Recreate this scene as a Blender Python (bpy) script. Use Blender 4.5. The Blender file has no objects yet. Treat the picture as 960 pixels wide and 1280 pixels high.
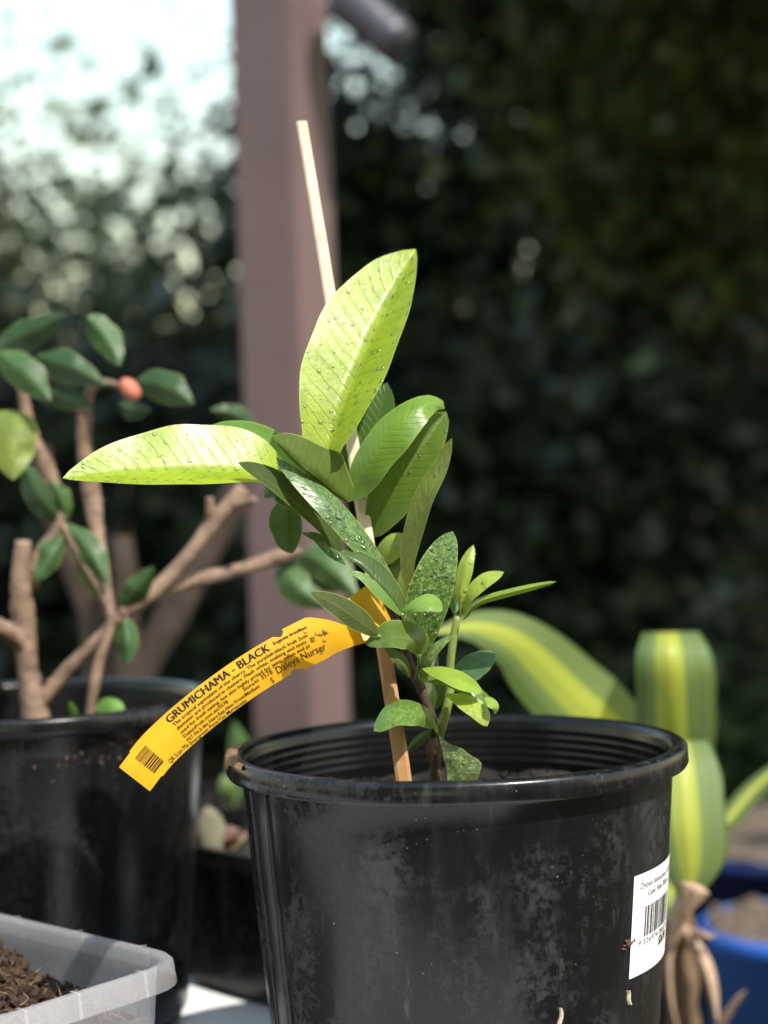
import bpy, bmesh, math, random
import numpy as np
from mathutils import Vector, Matrix, noise as mnoise

S = bpy.context.scene
COL = S.collection
rad = math.radians
random.seed(7)

# ------------------------------------------------------------------ camera
F = 1990.0                       # focal length in photograph pixels (960 x 1280)
ROLL = rad(1.9)
cr, sr = math.cos(ROLL), math.sin(ROLL)
cam = bpy.data.cameras.new('camera')
camo = bpy.data.objects.new('camera', cam)
COL.objects.link(camo)
cam.sensor_fit = 'VERTICAL'
cam.sensor_height = 36.0
cam.sensor_width = 27.0
cam.lens = F / 1280 * 36.0
cam.clip_start = 0.02
cam.clip_end = 500
camo.matrix_world = Matrix(((cr, sr, 0, 0), (0, 0, -1, 0), (-sr, cr, 0, 0), (0, 0, 0, 1)))
cam.dof.use_dof = True
cam.dof.focus_distance = 0.699
cam.dof.aperture_fstop = 5.0
S.camera = camo

# ------------------------------------------------------------------ world, sun, exposure
SUN = Vector((0.38, -0.50, 0.78)).normalized()      # direction towards the sun
w = bpy.data.worlds.new('World')
S.world = w
w.use_nodes = True
nt = w.node_tree
for n in list(nt.nodes):
    nt.nodes.remove(n)
sky = nt.nodes.new('ShaderNodeTexSky')
sky.sky_type = 'NISHITA'
sky.sun_disc = False
sky.sun_elevation = math.asin(SUN.z)
sky.sun_rotation = math.atan2(SUN.x, SUN.y)
sky.air_density = 2.4
sky.dust_density = 1.0
sky.ozone_density = 1.0
bg = nt.nodes.new('ShaderNodeBackground')
bg.inputs['Strength'].default_value = 0.15
wo = nt.nodes.new('ShaderNodeOutputWorld')
nt.links.new(sky.outputs[0], bg.inputs[0])
nt.links.new(bg.outputs[0], wo.inputs[0])

sl = bpy.data.lights.new('sun', 'SUN')
sl.energy = 3.3
sl.angle = rad(0.6)
sl.color = (1.0, 0.95, 0.86)
so = bpy.data.objects.new('sun', sl)
COL.objects.link(so)
so.rotation_euler = SUN.to_track_quat('Z', 'Y').to_euler()
so.location = SUN * 20

S.view_settings.view_transform = 'Standard'
S.view_settings.look = 'None'
S.view_settings.exposure = 1.0
S.view_settings.gamma = 1.0
S.view_settings.use_curve_mapping = False
S.render.engine = 'CYCLES'
S.cycles.use_denoising = True
S.cycles.max_bounces = 8
S.cycles.transparent_max_bounces = 8
S.cycles.caustics_reflective = False
S.cycles.caustics_refractive = False
S.cycles.sample_clamp_indirect = 6.0

# ------------------------------------------------------------------ helpers
def W(px, py, D):
    """photograph pixel + distance in metres -> a place in the garden (camera at the origin, looking along +Y)"""
    ix = (px - 480.0) / F * D
    iz = (640.0 - py) / F * D
    return Vector((ix * cr + iz * sr, D, -ix * sr + iz * cr))

def tag(o, label=None, cat=None, group=None, kind=None):
    if label: o['label'] = label
    if cat: o['category'] = cat
    if group: o['group'] = group
    if kind: o['kind'] = kind
    return o

def empty(name, loc, label, cat, group=None):
    o = bpy.data.objects.new(name, None)
    o.empty_display_size = 0.02
    o.location = loc
    COL.objects.link(o)
    return tag(o, label, cat, group)

def link(name, me, mat, parent=None, smooth=True):
    """mesh data given in world coordinates -> object, parented without moving"""
    o = bpy.data.objects.new(name, me)
    COL.objects.link(o)
    if mat is not None and not me.materials:
        me.materials.append(mat)
    if smooth:
        me.polygons.foreach_set('use_smooth', [True] * len(me.polygons))
    if parent is not None:
        o.parent = parent
        if parent.type == 'EMPTY':          # meshes built here keep world coordinates themselves
            o.matrix_parent_inverse = Matrix.Translation(-parent.location)
    return o

def pydata(name, V, Fc, mat, parent=None, smooth=True, uv=None):
    me = bpy.data.meshes.new(name)
    me.from_pydata([tuple(v) for v in V], [], Fc)
    if uv is not None:
        lay = me.uv_layers.new(name='UVMap')
        for l in me.loops:
            lay.data[l.index].uv = uv[l.vertex_index]
    me.update()
    return link(name, me, mat, parent, smooth)

def cat_rom(P, n):
    """smooth curve through tuples P, n samples"""
    P = [np.array(p, float) for p in P]
    if len(P) == 2:
        return [P[0] + (P[1] - P[0]) * i / (n - 1) for i in range(n)]
    Q = [2 * P[0] - P[1]] + P + [2 * P[-1] - P[-2]]
    ds = [np.linalg.norm((P[i + 1] - P[i])[:2]) + 1e-6 for i in range(len(P) - 1)]
    tot = sum(ds)
    out = []
    for k in range(n):
        s = tot * k / (n - 1)
        i = 0
        while i < len(ds) - 1 and s > ds[i]:
            s -= ds[i]
            i += 1
        t = min(1, s / ds[i])
        a, b, c, d = Q[i], Q[i + 1], Q[i + 2], Q[i + 3]
        out.append(0.5 * (2 * b + (c - a) * t + (2 * a - 5 * b + 4 * c - d) * t * t + (3 * b - a - 3 * c + d) * t ** 3))
    return out

def tube_data(P, R, sides=8, cap=True, wob=0.0, seed=0):
    V, Fc = [], []
    n = len(P)
    rng = random.Random(seed)
    up = Vector((0.13, 0.31, 0.94))
    for i in range(n):
        a = P[max(0, i - 1)]
        b = P[min(n - 1, i + 1)]
        t = (b - a).normalized()
        x = t.cross(up)
        if x.length < 1e-3:
            x = t.cross(Vector((1, 0, 0)))
        x.normalize()
        y = t.cross(x)
        for k in range(sides):
            an = 2 * math.pi * k / sides
            r = R[i] * (1 + wob * (rng.random() - 0.5))
            V.append(P[i] + x * (math.cos(an) * r) + y * (math.sin(an) * r))
    for i in range(n - 1):
        for k in range(sides):
            k2 = (k + 1) % sides
            Fc.append((i * sides + k, i * sides + k2, (i + 1) * sides + k2, (i + 1) * sides + k))
    if cap:
        Fc.append(tuple(range(sides))[::-1])
        Fc.append(tuple((n - 1) * sides + k for k in range(sides)))
    return V, Fc

def tube_px(name, pts, radii, mat, parent, sides=8, n=14, wob=0.0, seed=0):
    """pts: (px, py, D); radii in metres, one per point"""
    q = cat_rom([(p[0], p[1], p[2], r) for p, r in zip(pts, radii)], n)
    P = [W(a[0], a[1], a[2]) for a in q]
    R = [max(2e-4, a[3]) for a in q]
    V, Fc = tube_data(P, R, sides, True, wob, seed)
    return pydata(name, V, Fc, mat, parent)

def lathe(name, prof, centre, mat, parent, seg=128, warp=0.0, seed=0, closed=False):
    """prof: (radius, z) relative to centre"""
    V, Fc = [], []
    m = len(prof)
    for j in range(seg):
        an = 2 * math.pi * j / seg
        c, s = math.cos(an), math.sin(an)
        for (r, z) in prof:
            rr = r
            if warp and r > 0:
                rr = r + warp * mnoise.noise(Vector((c * 1.6 + seed, s * 1.6, z * 9)))
            V.append((centre[0] + c * rr, centre[1] + s * rr, centre[2] + z))
    for j in range(seg):
        j2 = (j + 1) % seg
        for i in range(m - 1):
            Fc.append((j * m + i, j2 * m + i, j2 * m + i + 1, j * m + i + 1))
    me = bpy.data.meshes.new(name)
    me.from_pydata(V, [], Fc)
    bm = bmesh.new()
    bm.from_mesh(me)
    bmesh.ops.remove_doubles(bm, verts=bm.verts, dist=1e-6)
    bmesh.ops.recalc_face_normals(bm, faces=bm.faces)
    bm.to_mesh(me)
    bm.free()
    return link(name, me, mat, parent)

def box_data(bm, lo, hi, rot=0.0, piv=(0, 0, 0), bevel=0.0):
    vs = []
    for x in (lo[0], hi[0]):
        for y in (lo[1], hi[1]):
            for z in (lo[2], hi[2]):
                vx = piv[0] + math.cos(rot) * x - math.sin(rot) * y
                vy = piv[1] + math.sin(rot) * x + math.cos(rot) * y
                vs.append(bm.verts.new((vx, vy, piv[2] + z)))
    f = [(0, 1, 3, 2), (4, 6, 7, 5), (0, 4, 5, 1), (2, 3, 7, 6), (0, 2, 6, 4), (1, 5, 7, 3)]
    fs = [bm.faces.new([vs[i] for i in q]) for q in f]
    if bevel:
        es = list({e for q in fs for e in q.edges})
        bmesh.ops.bevel(bm, geom=es, offset=bevel, segments=2, affect='EDGES')
    return vs

def bm_obj(name, bm, mat, parent=None, smooth=False):
    me = bpy.data.meshes.new(name)
    bmesh.ops.recalc_face_normals(bm, faces=bm.faces)
    bm.to_mesh(me)
    bm.free()
    return link(name, me, mat, parent, smooth)

# ------------------------------------------------------------------ materials
def new_mat(name):
    m = bpy.data.materials.new(name)
    m.use_nodes = True
    t = m.node_tree
    for n in list(t.nodes):
        t.nodes.remove(n)
    return m, t

class NB:
    """tiny node builder"""
    def __init__(s, t):
        s.t = t
    def n(s, typ, **kw):
        nd = s.t.nodes.new(typ)
        for k, v in kw.items():
            setattr(nd, k, v)
        return nd
    def set(s, nd, sock, v):
        i = nd.inputs[sock]
        if hasattr(v, 'is_linked') or isinstance(v, bpy.types.NodeSocket):
            s.t.links.new(v, i)
        else:
            i.default_value = v
    def math(s, op, a, b=0.0, c=None, clamp=False):
        nd = s.n('ShaderNodeMath', operation=op, use_clamp=clamp)
        s.set(nd, 0, a)
        s.set(nd, 1, b)
        if c is not None:
            s.set(nd, 2, c)
        return nd.outputs[0]
    def noise(s, vec, scale, detail=4, rough=0.6):
        nd = s.n('ShaderNodeTexNoise')
        if vec is not None:
            s.set(nd, 'Vector', vec)
        s.set(nd, 'Scale', scale)
        s.set(nd, 'Detail', detail)
        s.set(nd, 'Roughness', rough)
        return nd.outputs[0]
    def ramp(s, fac, stops):
        nd = s.n('ShaderNodeValToRGB')
        cr_ = nd.color_ramp
        while len(cr_.elements) < len(stops):
            cr_.elements.new(0.5)
        for e, (p, c) in zip(cr_.elements, stops):
            e.position = p
            e.color = c if len(c) == 4 else (*c, 1)
        s.set(nd, 0, fac)
        return nd.outputs[0]
    def sstep(s, x, a, b):
        nd = s.n('ShaderNodeMapRange', interpolation_type='SMOOTHSTEP')
        s.set(nd, 0, x)
        nd.inputs[1].default_value = a
        nd.inputs[2].default_value = b
        return nd.outputs[0]
    def mix(s, fac, a, b, mode='MIX'):
        nd = s.n('ShaderNodeMix', data_type='RGBA', blend_type=mode)
        s.set(nd, 0, fac)
        for k, v in ((6, a), (7, b)):
            if isinstance(v, tuple) and len(v) == 3:
                v = (*v, 1)
            s.set(nd, k, v)
        return nd.outputs[2]
    def bump(s, h, strength=0.3, dist=0.001):
        nd = s.n('ShaderNodeBump')
        nd.inputs['Strength'].default_value = strength
        nd.inputs['Distance'].default_value = dist
        s.set(nd, 'Height', h)
        return nd.outputs[0]
    def bsdf(s, **kw):
        nd = s.n('ShaderNodeBsdfPrincipled')
        for k, v in kw.items():
            k = k.replace('_', ' ')
            if isinstance(v, tuple) and len(v) == 3 and k != 'Normal':
                v = (*v, 1)
            s.set(nd, k, v)
        return nd
    def out(s, sh):
        o = s.n('ShaderNodeOutputMaterial')
        s.t.links.new(sh, o.inputs[0])

def simple(name, col, rough=0.6, spec=0.5, nscale=None, namp=0.3, bump=0.0, coords='Object', **kw):
    m, t = new_mat(name)
    b = NB(t)
    c = col
    nrm = None
    if nscale:
        tc = b.n('ShaderNodeTexCoord').outputs[coords]
        f = b.noise(tc, nscale, 6, 0.65)
        lo = tuple(x * (1 - namp) for x in col)
        hi = tuple(min(1, x * (1 + namp)) for x in col)
        c = b.ramp(f, [(0.3, lo), (0.7, hi)])
        if bump:
            nrm = b.bump(f, 0.6, bump)
    nd = b.bsdf(Base_Color=c, Roughness=rough, **kw)
    nd.inputs['Specular IOR Level'].default_value = spec
    if nrm is not None:
        t.links.new(nrm, nd.inputs['Normal'])
    b.out(nd.outputs[0])
    return m

def leaf_mat(name, veins=16, vein_amp=0.25, rough=0.3, trans=0.3, stripe=None, gloss=0.5):
    """colour of each leaf comes from the object's colour, alpha = how mottled the leaf is"""
    m, t = new_mat(name)
    b = NB(t)
    oi = b.n('ShaderNodeObjectInfo')
    uvn = b.n('ShaderNodeTexCoord')
    sep = b.n('ShaderNodeSeparateXYZ')
    t.links.new(uvn.outputs['UV'], sep.inputs[0])
    u, v = sep.outputs[0], sep.outputs[1]
    side = b.math('MULTIPLY', b.math('ABSOLUTE', b.math('SUBTRACT', u, 0.5)), 2.0)
    col = oi.outputs['Color']
    obj = uvn.outputs['Object']
    n1 = b.noise(obj, 60, 4, 0.6)
    col = b.mix(0.5, col, b.mix(b.sstep(n1, 0.3, 0.7), (0.6, 0.62, 0.55), (1.25, 1.2, 1.1)), 'MULTIPLY')
    rib = b.sstep(side, 0.035, 0.0)
    # side veins sweep from the midrib towards the tip, fading at the margin
    ph = b.math('ADD', b.math('MULTIPLY', v, veins * 2 * math.pi), b.math('MULTIPLY', side, -veins * 0.85))
    ph = b.math('ADD', ph, b.math('MULTIPLY', b.noise(obj, 70, 3, 0.6), 6.0))
    wv = b.math('SINE', ph)
    vein = b.math('MULTIPLY', b.sstep(wv, 0.55, 1.0), b.sstep(side, 1.0, 0.55))
    if stripe:
        wob = b.math('MULTIPLY', b.math('SUBTRACT', b.noise(obj, 9, 2, 0.5), 0.5), 0.25)
        s2 = b.math('ADD', side, wob)
        lines = b.math('MULTIPLY', b.math('SINE', b.math('ADD', b.math('MULTIPLY', u, 74.0), b.math('MULTIPLY', b.math('SINE', b.math('MULTIPLY', u, 31.0)), 3.0))), 0.17)
        s2 = b.math('ADD', s2, lines)
        col = b.ramp(s2, stripe)
        vein = b.sstep(b.math('SINE', b.math('MULTIPLY', u, 120.0)), 0.4, 1.0)
    else:
        col = b.mix(b.math('MULTIPLY', rib, 0.22), col, (0.36, 0.44, 0.10))
        col = b.mix(b.math('MULTIPLY', vein, vein_amp), col, b.mix(1.0, col, (0.45, 0.55, 0.4), 'MULTIPLY'))
        mot = b.noise(obj, 480, 6, 0.75)
        mm = b.math('MULTIPLY', b.sstep(mot, 0.48, 0.62), oi.outputs['Alpha'])
        col = b.mix(b.math('MULTIPLY', mm, 0.75), col, (0.50, 0.58, 0.22))
        edge = b.sstep(side, 0.93, 1.0)
        col = b.mix(b.math('MULTIPLY', edge, 0.5), col, (0.40, 0.50, 0.12))
    h = b.math('SUBTRACT', b.math('MULTIPLY', n1, 0.6), b.math('MULTIPLY', vein, 0.32))
    h = b.math('ADD', h, b.math('MULTIPLY', b.noise(obj, 350, 3, 0.6), 0.35))
    nrm = b.bump(h, 0.40, 0.0009)
    pr = b.bsdf(Base_Color=col, Roughness=b.math('ADD', b.math('MULTIPLY', n1, 0.25), rough - 0.1), Normal=nrm)
    pr.inputs['Specular IOR Level'].default_value = gloss
    tr = b.n('ShaderNodeBsdfTranslucent')
    t.links.new(b.mix(1.0, col, (1.5, 1.35, 0.5), 'MULTIPLY'), tr.inputs[0])
    ms = b.n('ShaderNodeMixShader')
    ms.inputs[0].default_value = trans
    t.links.new(pr.outputs[0], ms.inputs[1])
    t.links.new(tr.outputs[0], ms.inputs[2])
    b.out(ms.outputs[0])
    return m

def foliage_mat(name, dark, light, trans=0.25, rough=0.45):
    m, t = new_mat(name)
    b = NB(t)
    g = b.n('ShaderNodeTexCoord').outputs['Object']
    a = b.noise(g, 2.2, 3, 0.6)
    c = b.noise(g, 30, 2, 0.6)
    f = b.math('ADD', b.math('MULTIPLY', a, 0.6), b.math('MULTIPLY', c, 0.4))
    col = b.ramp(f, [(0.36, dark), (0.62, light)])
    pr = b.bsdf(Base_Color=col, Roughness=rough)
    tr = b.n('ShaderNodeBsdfTranslucent')
    t.links.new(col, tr.inputs[0])
    ms = b.n('ShaderNodeMixShader')
    ms.inputs[0].default_value = trans
    t.links.new(pr.outputs[0], ms.inputs[1])
    t.links.new(tr.outputs[0], ms.inputs[2])
    b.out(ms.outputs[0])
    return m

def pot_mat(name, dust=1.0, seed=0.0):
    m, t = new_mat(name)
    b = NB(t)
    tc = b.n('ShaderNodeTexCoord').outputs['Object']
    mp = b.n('ShaderNodeMapping')
    t.links.new(tc, mp.inputs[0])
    mp.inputs['Location'].default_value = (seed, seed * 0.7, seed * 0.3)
    v = mp.outputs[0]
    st = b.n('ShaderNodeMapping')
    t.links.new(v, st.inputs[0])
    st.inputs['Scale'].default_value = (1, 1, 0.16)
    s3 = b.n('ShaderNodeMapping')
    t.links.new(v, s3.inputs[0])
    s3.inputs['Scale'].default_value = (1, 1, 0.45)
    big = b.noise(s3.outputs[0], 24, 6, 0.7)
    streak = b.noise(st.outputs[0], 42, 5, 0.65)
    fine = b.noise(v, 210, 5, 0.7)
    grit = b.noise(v, 620, 3, 0.6)
    patch = b.math('MULTIPLY', b.sstep(big, 0.44, 0.66), b.sstep(b.math('ADD', b.math('MULTIPLY', fine, 0.7), b.math('MULTIPLY', streak, 0.3)), 0.43, 0.58))
    film = b.sstep(streak, 0.42, 0.75)
    d = b.math('ADD', b.math('MULTIPLY', patch, 0.75), b.math('MULTIPLY', film, 0.25))
    d = b.math('MULTIPLY', d, dust, clamp=True)
    col = b.mix(d, (0.006, 0.006, 0.0065), (0.042, 0.041, 0.044))
    vor = b.n('ShaderNodeTexVoronoi')
    t.links.new(v, vor.inputs['Vector'])
    vor.inputs['Scale'].default_value = 260
    spot = b.sstep(b.math('ADD', vor.outputs['Distance'], b.math('MULTIPLY', grit, 0.25)), 0.26, 0.16)
    spot = b.math('MULTIPLY', spot, b.sstep(b.noise(v, 33, 3, 0.6), 0.54, 0.68))
    smear = b.math('MULTIPLY', b.sstep(b.noise(st.outputs[0], 130, 4, 0.7), 0.60, 0.70), b.sstep(b.noise(v, 21, 3, 0.6), 0.5, 0.62))
    spot = b.math('MAXIMUM', spot, b.math('MULTIPLY', smear, 0.14))
    spot = b.math('MULTIPLY', spot, dust, clamp=True)
    col = b.mix(spot, col, (0.26, 0.25, 0.23))
    black = b.sstep(b.math('ADD', b.math('MULTIPLY', grit, 0.5), b.math('MULTIPLY', fine, 0.5)), 0.60, 0.66)
    col = b.mix(b.math('MULTIPLY', black, 0.8), col, (0.006, 0.006, 0.006))
    rgh = b.math('ADD', 0.17, b.math('MULTIPLY', d, 0.42))
    rgh = b.math('ADD', rgh, b.math('MULTIPLY', fine, 0.10))
    nrm = b.bump(b.math('ADD', fine, b.math('MULTIPLY', spot, 0.6)), 0.14, 0.0006)
    pr = b.bsdf(Base_Color=col, Roughness=rgh, Normal=nrm)
    pr.inputs['Specular IOR Level'].default_value = 0.30
    b.out(pr.outputs[0])
    return m

def soil_mat(name, a, c):
    m, t = new_mat(name)
    b = NB(t)
    tc = b.n('ShaderNodeTexCoord').outputs['Object']
    f = b.noise(tc, 90, 8, 0.75)
    g = b.noise(tc, 420, 6, 0.7)
    h = b.math('ADD', b.math('MULTIPLY', f, 0.6), b.math('MULTIPLY', g, 0.4))
    col = b.ramp(h, [(0.35, tuple(x * 0.45 for x in a)), (0.5, a), (0.66, c)])
    pr = b.bsdf(Base_Color=col, Roughness=0.9, Normal=b.bump(h, 1.0, 0.004))
    pr.inputs['Specular IOR Level'].default_value = 0.2
    b.out(pr.outputs[0])
    return m

def wood_mat(name, dark, light, scale=(40, 40, 4), rough=0.6, stain=None):
    m, t = new_mat(name)
    b = NB(t)
    tc = b.n('ShaderNodeTexCoord').outputs['Object']
    mp = b.n('ShaderNodeMapping')
    t.links.new(tc, mp.inputs[0])
    mp.inputs['Scale'].default_value = scale
    f = b.noise(mp.outputs[0], 1.0, 7, 0.65)
    sp = b.noise(tc, 260, 4, 0.6)
    col = b.ramp(f, [(0.3, dark), (0.68, light)])
    if stain:
        sz = b.n('ShaderNodeSeparateXYZ')
        t.links.new(tc, sz.inputs[0])
        k_ = b.math('ADD', sz.outputs[2], b.math('MULTIPLY', f, 0.03))
        col = b.mix(b.sstep(k_, stain[1], stain[2]), col, stain[0], 'MULTIPLY')
    col = b.mix(b.math('MULTIPLY', b.sstep(sp, 0.62, 0.72), 0.6), col, tuple(x * 0.25 for x in dark))
    pr = b.bsdf(Base_Color=col, Roughness=rough, Normal=b.bump(f, 0.4, 0.0008))
    b.out(pr.outputs[0])
    return m

M_LEAF = leaf_mat('glossy leaf', veins=17, rough=0.32, trans=0.36, vein_amp=0.14)
M_LEAF_DULL = leaf_mat('leaf underside', veins=14, rough=0.6, trans=0.24, gloss=0.15, vein_amp=0.12)
M_CAM = leaf_mat('camellia leaf', veins=7, rough=0.45, trans=0.16, vein_amp=0.1, gloss=0.35)
M_CORN = leaf_mat('striped leaf', rough=0.4, trans=0.34, gloss=0.4, stripe=[
    (0.10, (0.40, 0.44, 0.075)), (0.28, (0.33, 0.39, 0.07)), (0.38, (0.15, 0.21, 0.055)), (0.60, (0.16, 0.22, 0.09)), (0.95, (0.085, 0.14, 0.04))])
M_POTIN = pot_mat('clean black plastic', 0.12, 7.0)
M_POT = pot_mat('black plastic pot', 1.0, 0.0)
M_POT2 = pot_mat('black plastic pot dusty', 0.7, 3.1)
M_SOIL = soil_mat('dark potting mix', (0.018, 0.015, 0.013), (0.09, 0.08, 0.07))
M_PEAT = soil_mat('brown coir', (0.060, 0.036, 0.025), (0.18, 0.12, 0.08))
M_STEM = simple('brown stem', (0.07, 0.045, 0.032), 0.7, 0.3, 300, 0.5, 0.0005)
M_GSTEM = simple('green stem', (0.20, 0.26, 0.06), 0.45, 0.4, 200, 0.3)
M_BARK = simple('tan bark', (0.20, 0.132, 0.092), 0.75, 0.3, 75, 0.6, 0.002)
M_TAG = None

# ------------------------------------------------------------------ leaves
def prof(t, tm, e):
    p = math.log(0.5) / math.log(tm)
    return max(0.0, math.sin(math.pi * (t ** p))) ** e

def leaf(parent, mid, wl, wr, dl, dr, col, mot=0.0, tm=0.45, e=0.8, mat=None, name='leaf', n=18, nc=4,
         wave=0.10, drops=0, seed=0, base_w=0.05, dr_size=(0.0004, 0.0012), label=None, cup=1.0, wide=None, perp=None):
    """mid: (px, py, D) from base to tip; wl / wr: half widths in photograph pixels to the left / right of the
    growing direction; dl / dr: how far (m) the margin lies behind (+) or before (-) the midrib"""
    rng = random.Random(seed * 131 + 17)
    C = cat_rom(mid, n)
    V, UV, Fc = [], [], []
    cols = list(range(-nc, nc + 1))
    for i in range(n):
        t = i / (n - 1)
        a = C[max(0, i - 1)]
        c_ = C[min(n - 1, i + 1)]
        dx, dy = c_[0] - a[0], c_[1] - a[1]
        L = math.hypot(dx, dy) + 1e-9
        lx, ly = dy / L, -dx / L
        if perp:
            lx, ly = perp
        f = max(prof(t, tm, e), base_w * (1 - t))
        if wide:
            wx, wy = [q[0] for q in wide], [q[1] for q in wide]
            f = sum(float(np.interp(t + dq, wx, wy)) for dq in (-0.06, -0.03, 0, 0.03, 0.06)) / 5
            if t > 0.9:                    # keep the pointed tip
                f += (float(np.interp(t, wx, wy)) - f) * (t - 0.9) / 0.1
        for k in cols:
            q = k / nc
            aq = abs(q)
            wob = 1 + wave * mnoise.noise(Vector((t * 4 + seed, (3 if q < 0 else 9), 0)))
            wd = wave * 0.010 * aq * mnoise.noise(Vector((t * 5 + seed * 1.7, (5 if q < 0 else 13), 2)))
            if q < 0:
                px, py, D = C[i][0] + lx * wl * f * aq * wob, C[i][1] + ly * wl * f * aq * wob, C[i][2] + dl * f * aq ** cup + wd
            else:
                px, py, D = C[i][0] - lx * wr * f * aq * wob, C[i][1] - ly * wr * f * aq * wob, C[i][2] + dr * f * aq ** cup + wd
            V.append(W(px, py, D))
            UV.append((0.5 + 0.5 * q, t))
    m = len(cols)
    for i in range(n - 1):
        for k in range(m - 1):
            Fc.append((i * m + k, i * m + k + 1, (i + 1) * m + k + 1, (i + 1) * m + k))
    o = pydata(name, V, Fc, mat or M_LEAF, parent, True, UV)
    o.color = (*col, mot)
    if label:
        o['label'] = label
    if drops:
        DV, DF = [], []
        for _ in range(drops):
            i = rng.randrange(2, n - 2)
            k = rng.randrange(0, m - 1)
            a, b_, c_, d_ = (V[i * m + k], V[i * m + k + 1], V[(i + 1) * m + k + 1], V[(i + 1) * m + k])
            u_, v_ = rng.random(), rng.random()
            p = a.lerp(b_, u_).lerp(d_.lerp(c_, u_), v_)
            nn = (b_ - a).cross(d_ - a)
            if nn.length < 1e-12:
                continue
            nn.normalize()
            if nn.dot(-p) < 0:
                nn = -nn
            r = dr_size[0] + (dr_size[1] - dr_size[0]) * rng.random() ** 3
            bead(DV, DF, p, nn, r)
        dd = pydata('water_droplets', DV, DF, M_WATER, o)
        dd['kind'] = 'stuff'
    return o

def bead(DV, DF, p, nn, r, flat=0.55):
    x = nn.orthogonal().normalized()
    y = nn.cross(x)
    b0 = len(DV)
    seg = 8
    rings = ((1.0, -0.08), (0.92, 0.35), (0.6, 0.78))
    for rr, hh in rings:
        for s in range(seg):
            a = 2 * math.pi * s / seg
            DV.append(p + (x * math.cos(a) + y * math.sin(a)) * (r * rr) + nn * (r * hh * flat))
    DV.append(p + nn * (r * flat))
    for j in range(2):
        for s in range(seg):
            s2 = (s + 1) % seg
            DF.append((b0 + j * seg + s, b0 + j * seg + s2, b0 + (j + 1) * seg + s2, b0 + (j + 1) * seg + s))
    for s in range(seg):
        DF.append((b0 + 2 * seg + s, b0 + 2 * seg + (s + 1) % seg, b0 + 3 * seg))

M_WATER, _t = new_mat('water')
_b = NB(_t)
_fr = _b.n('ShaderNodeFresnel')
_fr.inputs[0].default_value = 1.36
_gl = _b.n('ShaderNodeBsdfGlossy')
_gl.inputs['Roughness'].default_value = 0.12
_tr = _b.n('ShaderNodeBsdfTransparent')
_tr.inputs[0].default_value = (0.99, 1.0, 0.97, 1)
_ms = _b.n('ShaderNodeMixShader')
_t.links.new(_b.math('ADD', 0.07, _fr.outputs[0], clamp=True), _ms.inputs[0])
_t.links.new(_tr.outputs[0], _ms.inputs[1])
_t.links.new(_gl.outputs[0], _ms.inputs[2])
_b.out(_ms.outputs[0])

# ================================================================== THE SETTING
GZ = -1.03          # ground
TZ = -0.3015        # table top
# ---- ground
bm = bmesh.new()
NG = 60
gv = {}
def gpos(i):
    q = (i / NG) * 2 - 1
    return math.copysign(abs(q) ** 2.2, q) * 150
for i in range(NG + 1):
    for j in range(NG + 1):
        x, y = gpos(i), gpos(j) + 4
        z = GZ + 0.03 * mnoise.noise(Vector((x * 0.6, y * 0.6, 0)))
        gv[i, j] = bm.verts.new((x, y, z))
for i in range(NG):
    for j in range(NG):
        bm.faces.new((gv[i, j], gv[i + 1, j], gv[i + 1, j + 1], gv[i, j + 1]))
M_GROUND, t = new_mat('leaf littered earth')
b = NB(t)
tc = b.n('ShaderNodeTexCoord').outputs['Object']
f1 = b.noise(tc, 1.3, 5, 0.6)
f2 = b.noise(tc, 26, 6, 0.7)
gcol = b.mix(b.sstep(f1, 0.4, 0.6), b.ramp(f2, [(0.35, (0.03, 0.022, 0.015)), (0.7, (0.14, 0.095, 0.06))]),
             b.ramp(f2, [(0.35, (0.02, 0.03, 0.012)), (0.7, (0.09, 0.10, 0.04))]))
pr = b.bsdf(Base_Color=gcol, Roughness=0.95, Normal=b.bump(f2, 0.8, 0.03))
b.out(pr.outputs[0])
tag(bm_obj('ground', bm, M_GROUND, None, True), kind='structure')

# ---- background foliage helpers
def arr_mesh(name, V, Q):
    me = bpy.data.meshes.new(name)
    me.vertices.add(len(V))
    me.vertices.foreach_set('co', np.asarray(V, np.float32).ravel())
    me.loops.add(Q.size)
    me.loops.foreach_set('vertex_index', Q.astype(np.int32).ravel())
    me.polygons.add(len(Q))
    me.polygons.foreach_set('loop_start', np.arange(0, Q.size, 4, dtype=np.int32))
    me.polygons.foreach_set('loop_total', np.full(len(Q), 4, np.int32))
    me.update(calc_edges=True)
    return me

def leaf_cloud(P, size, rng, droop=0.3):
    """P: N x 3 leaf positions -> folded lens-shaped leaves, two quads each"""
    n = len(P)
    d = rng.normal(size=(n, 3))
    d[:, 2] = d[:, 2] * 0.6 - droop
    d /= np.linalg.norm(d, axis=1)[:, None]
    r = rng.normal(size=(n, 3))
    s = np.cross(d, r)
    s /= np.linalg.norm(s, axis=1)[:, None] + 1e-9
    nn = np.cross(d, s)
    L = size * (0.6 + 0.8 * rng.random((n, 1)))
    Wd = L * (0.22 + 0.12 * rng.random((n, 1)))
    a = P
    tip = P + d * L - nn * L * 0.15
    l1 = P + d * L * 0.45 + s * Wd + nn * Wd * 0.35
    r1 = P + d * L * 0.45 - s * Wd + nn * Wd * 0.35
    m = P + d * L * 0.5
    V = np.stack([a, l1, m, r1, tip], 1).reshape(-1, 3)
    k = np.arange(n)[:, None] * 5
    Q = np.concatenate([k + np.array([[0, 1, 4, 2]]), k + np.array([[0, 2, 4, 3]])])
    return V, Q

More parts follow.
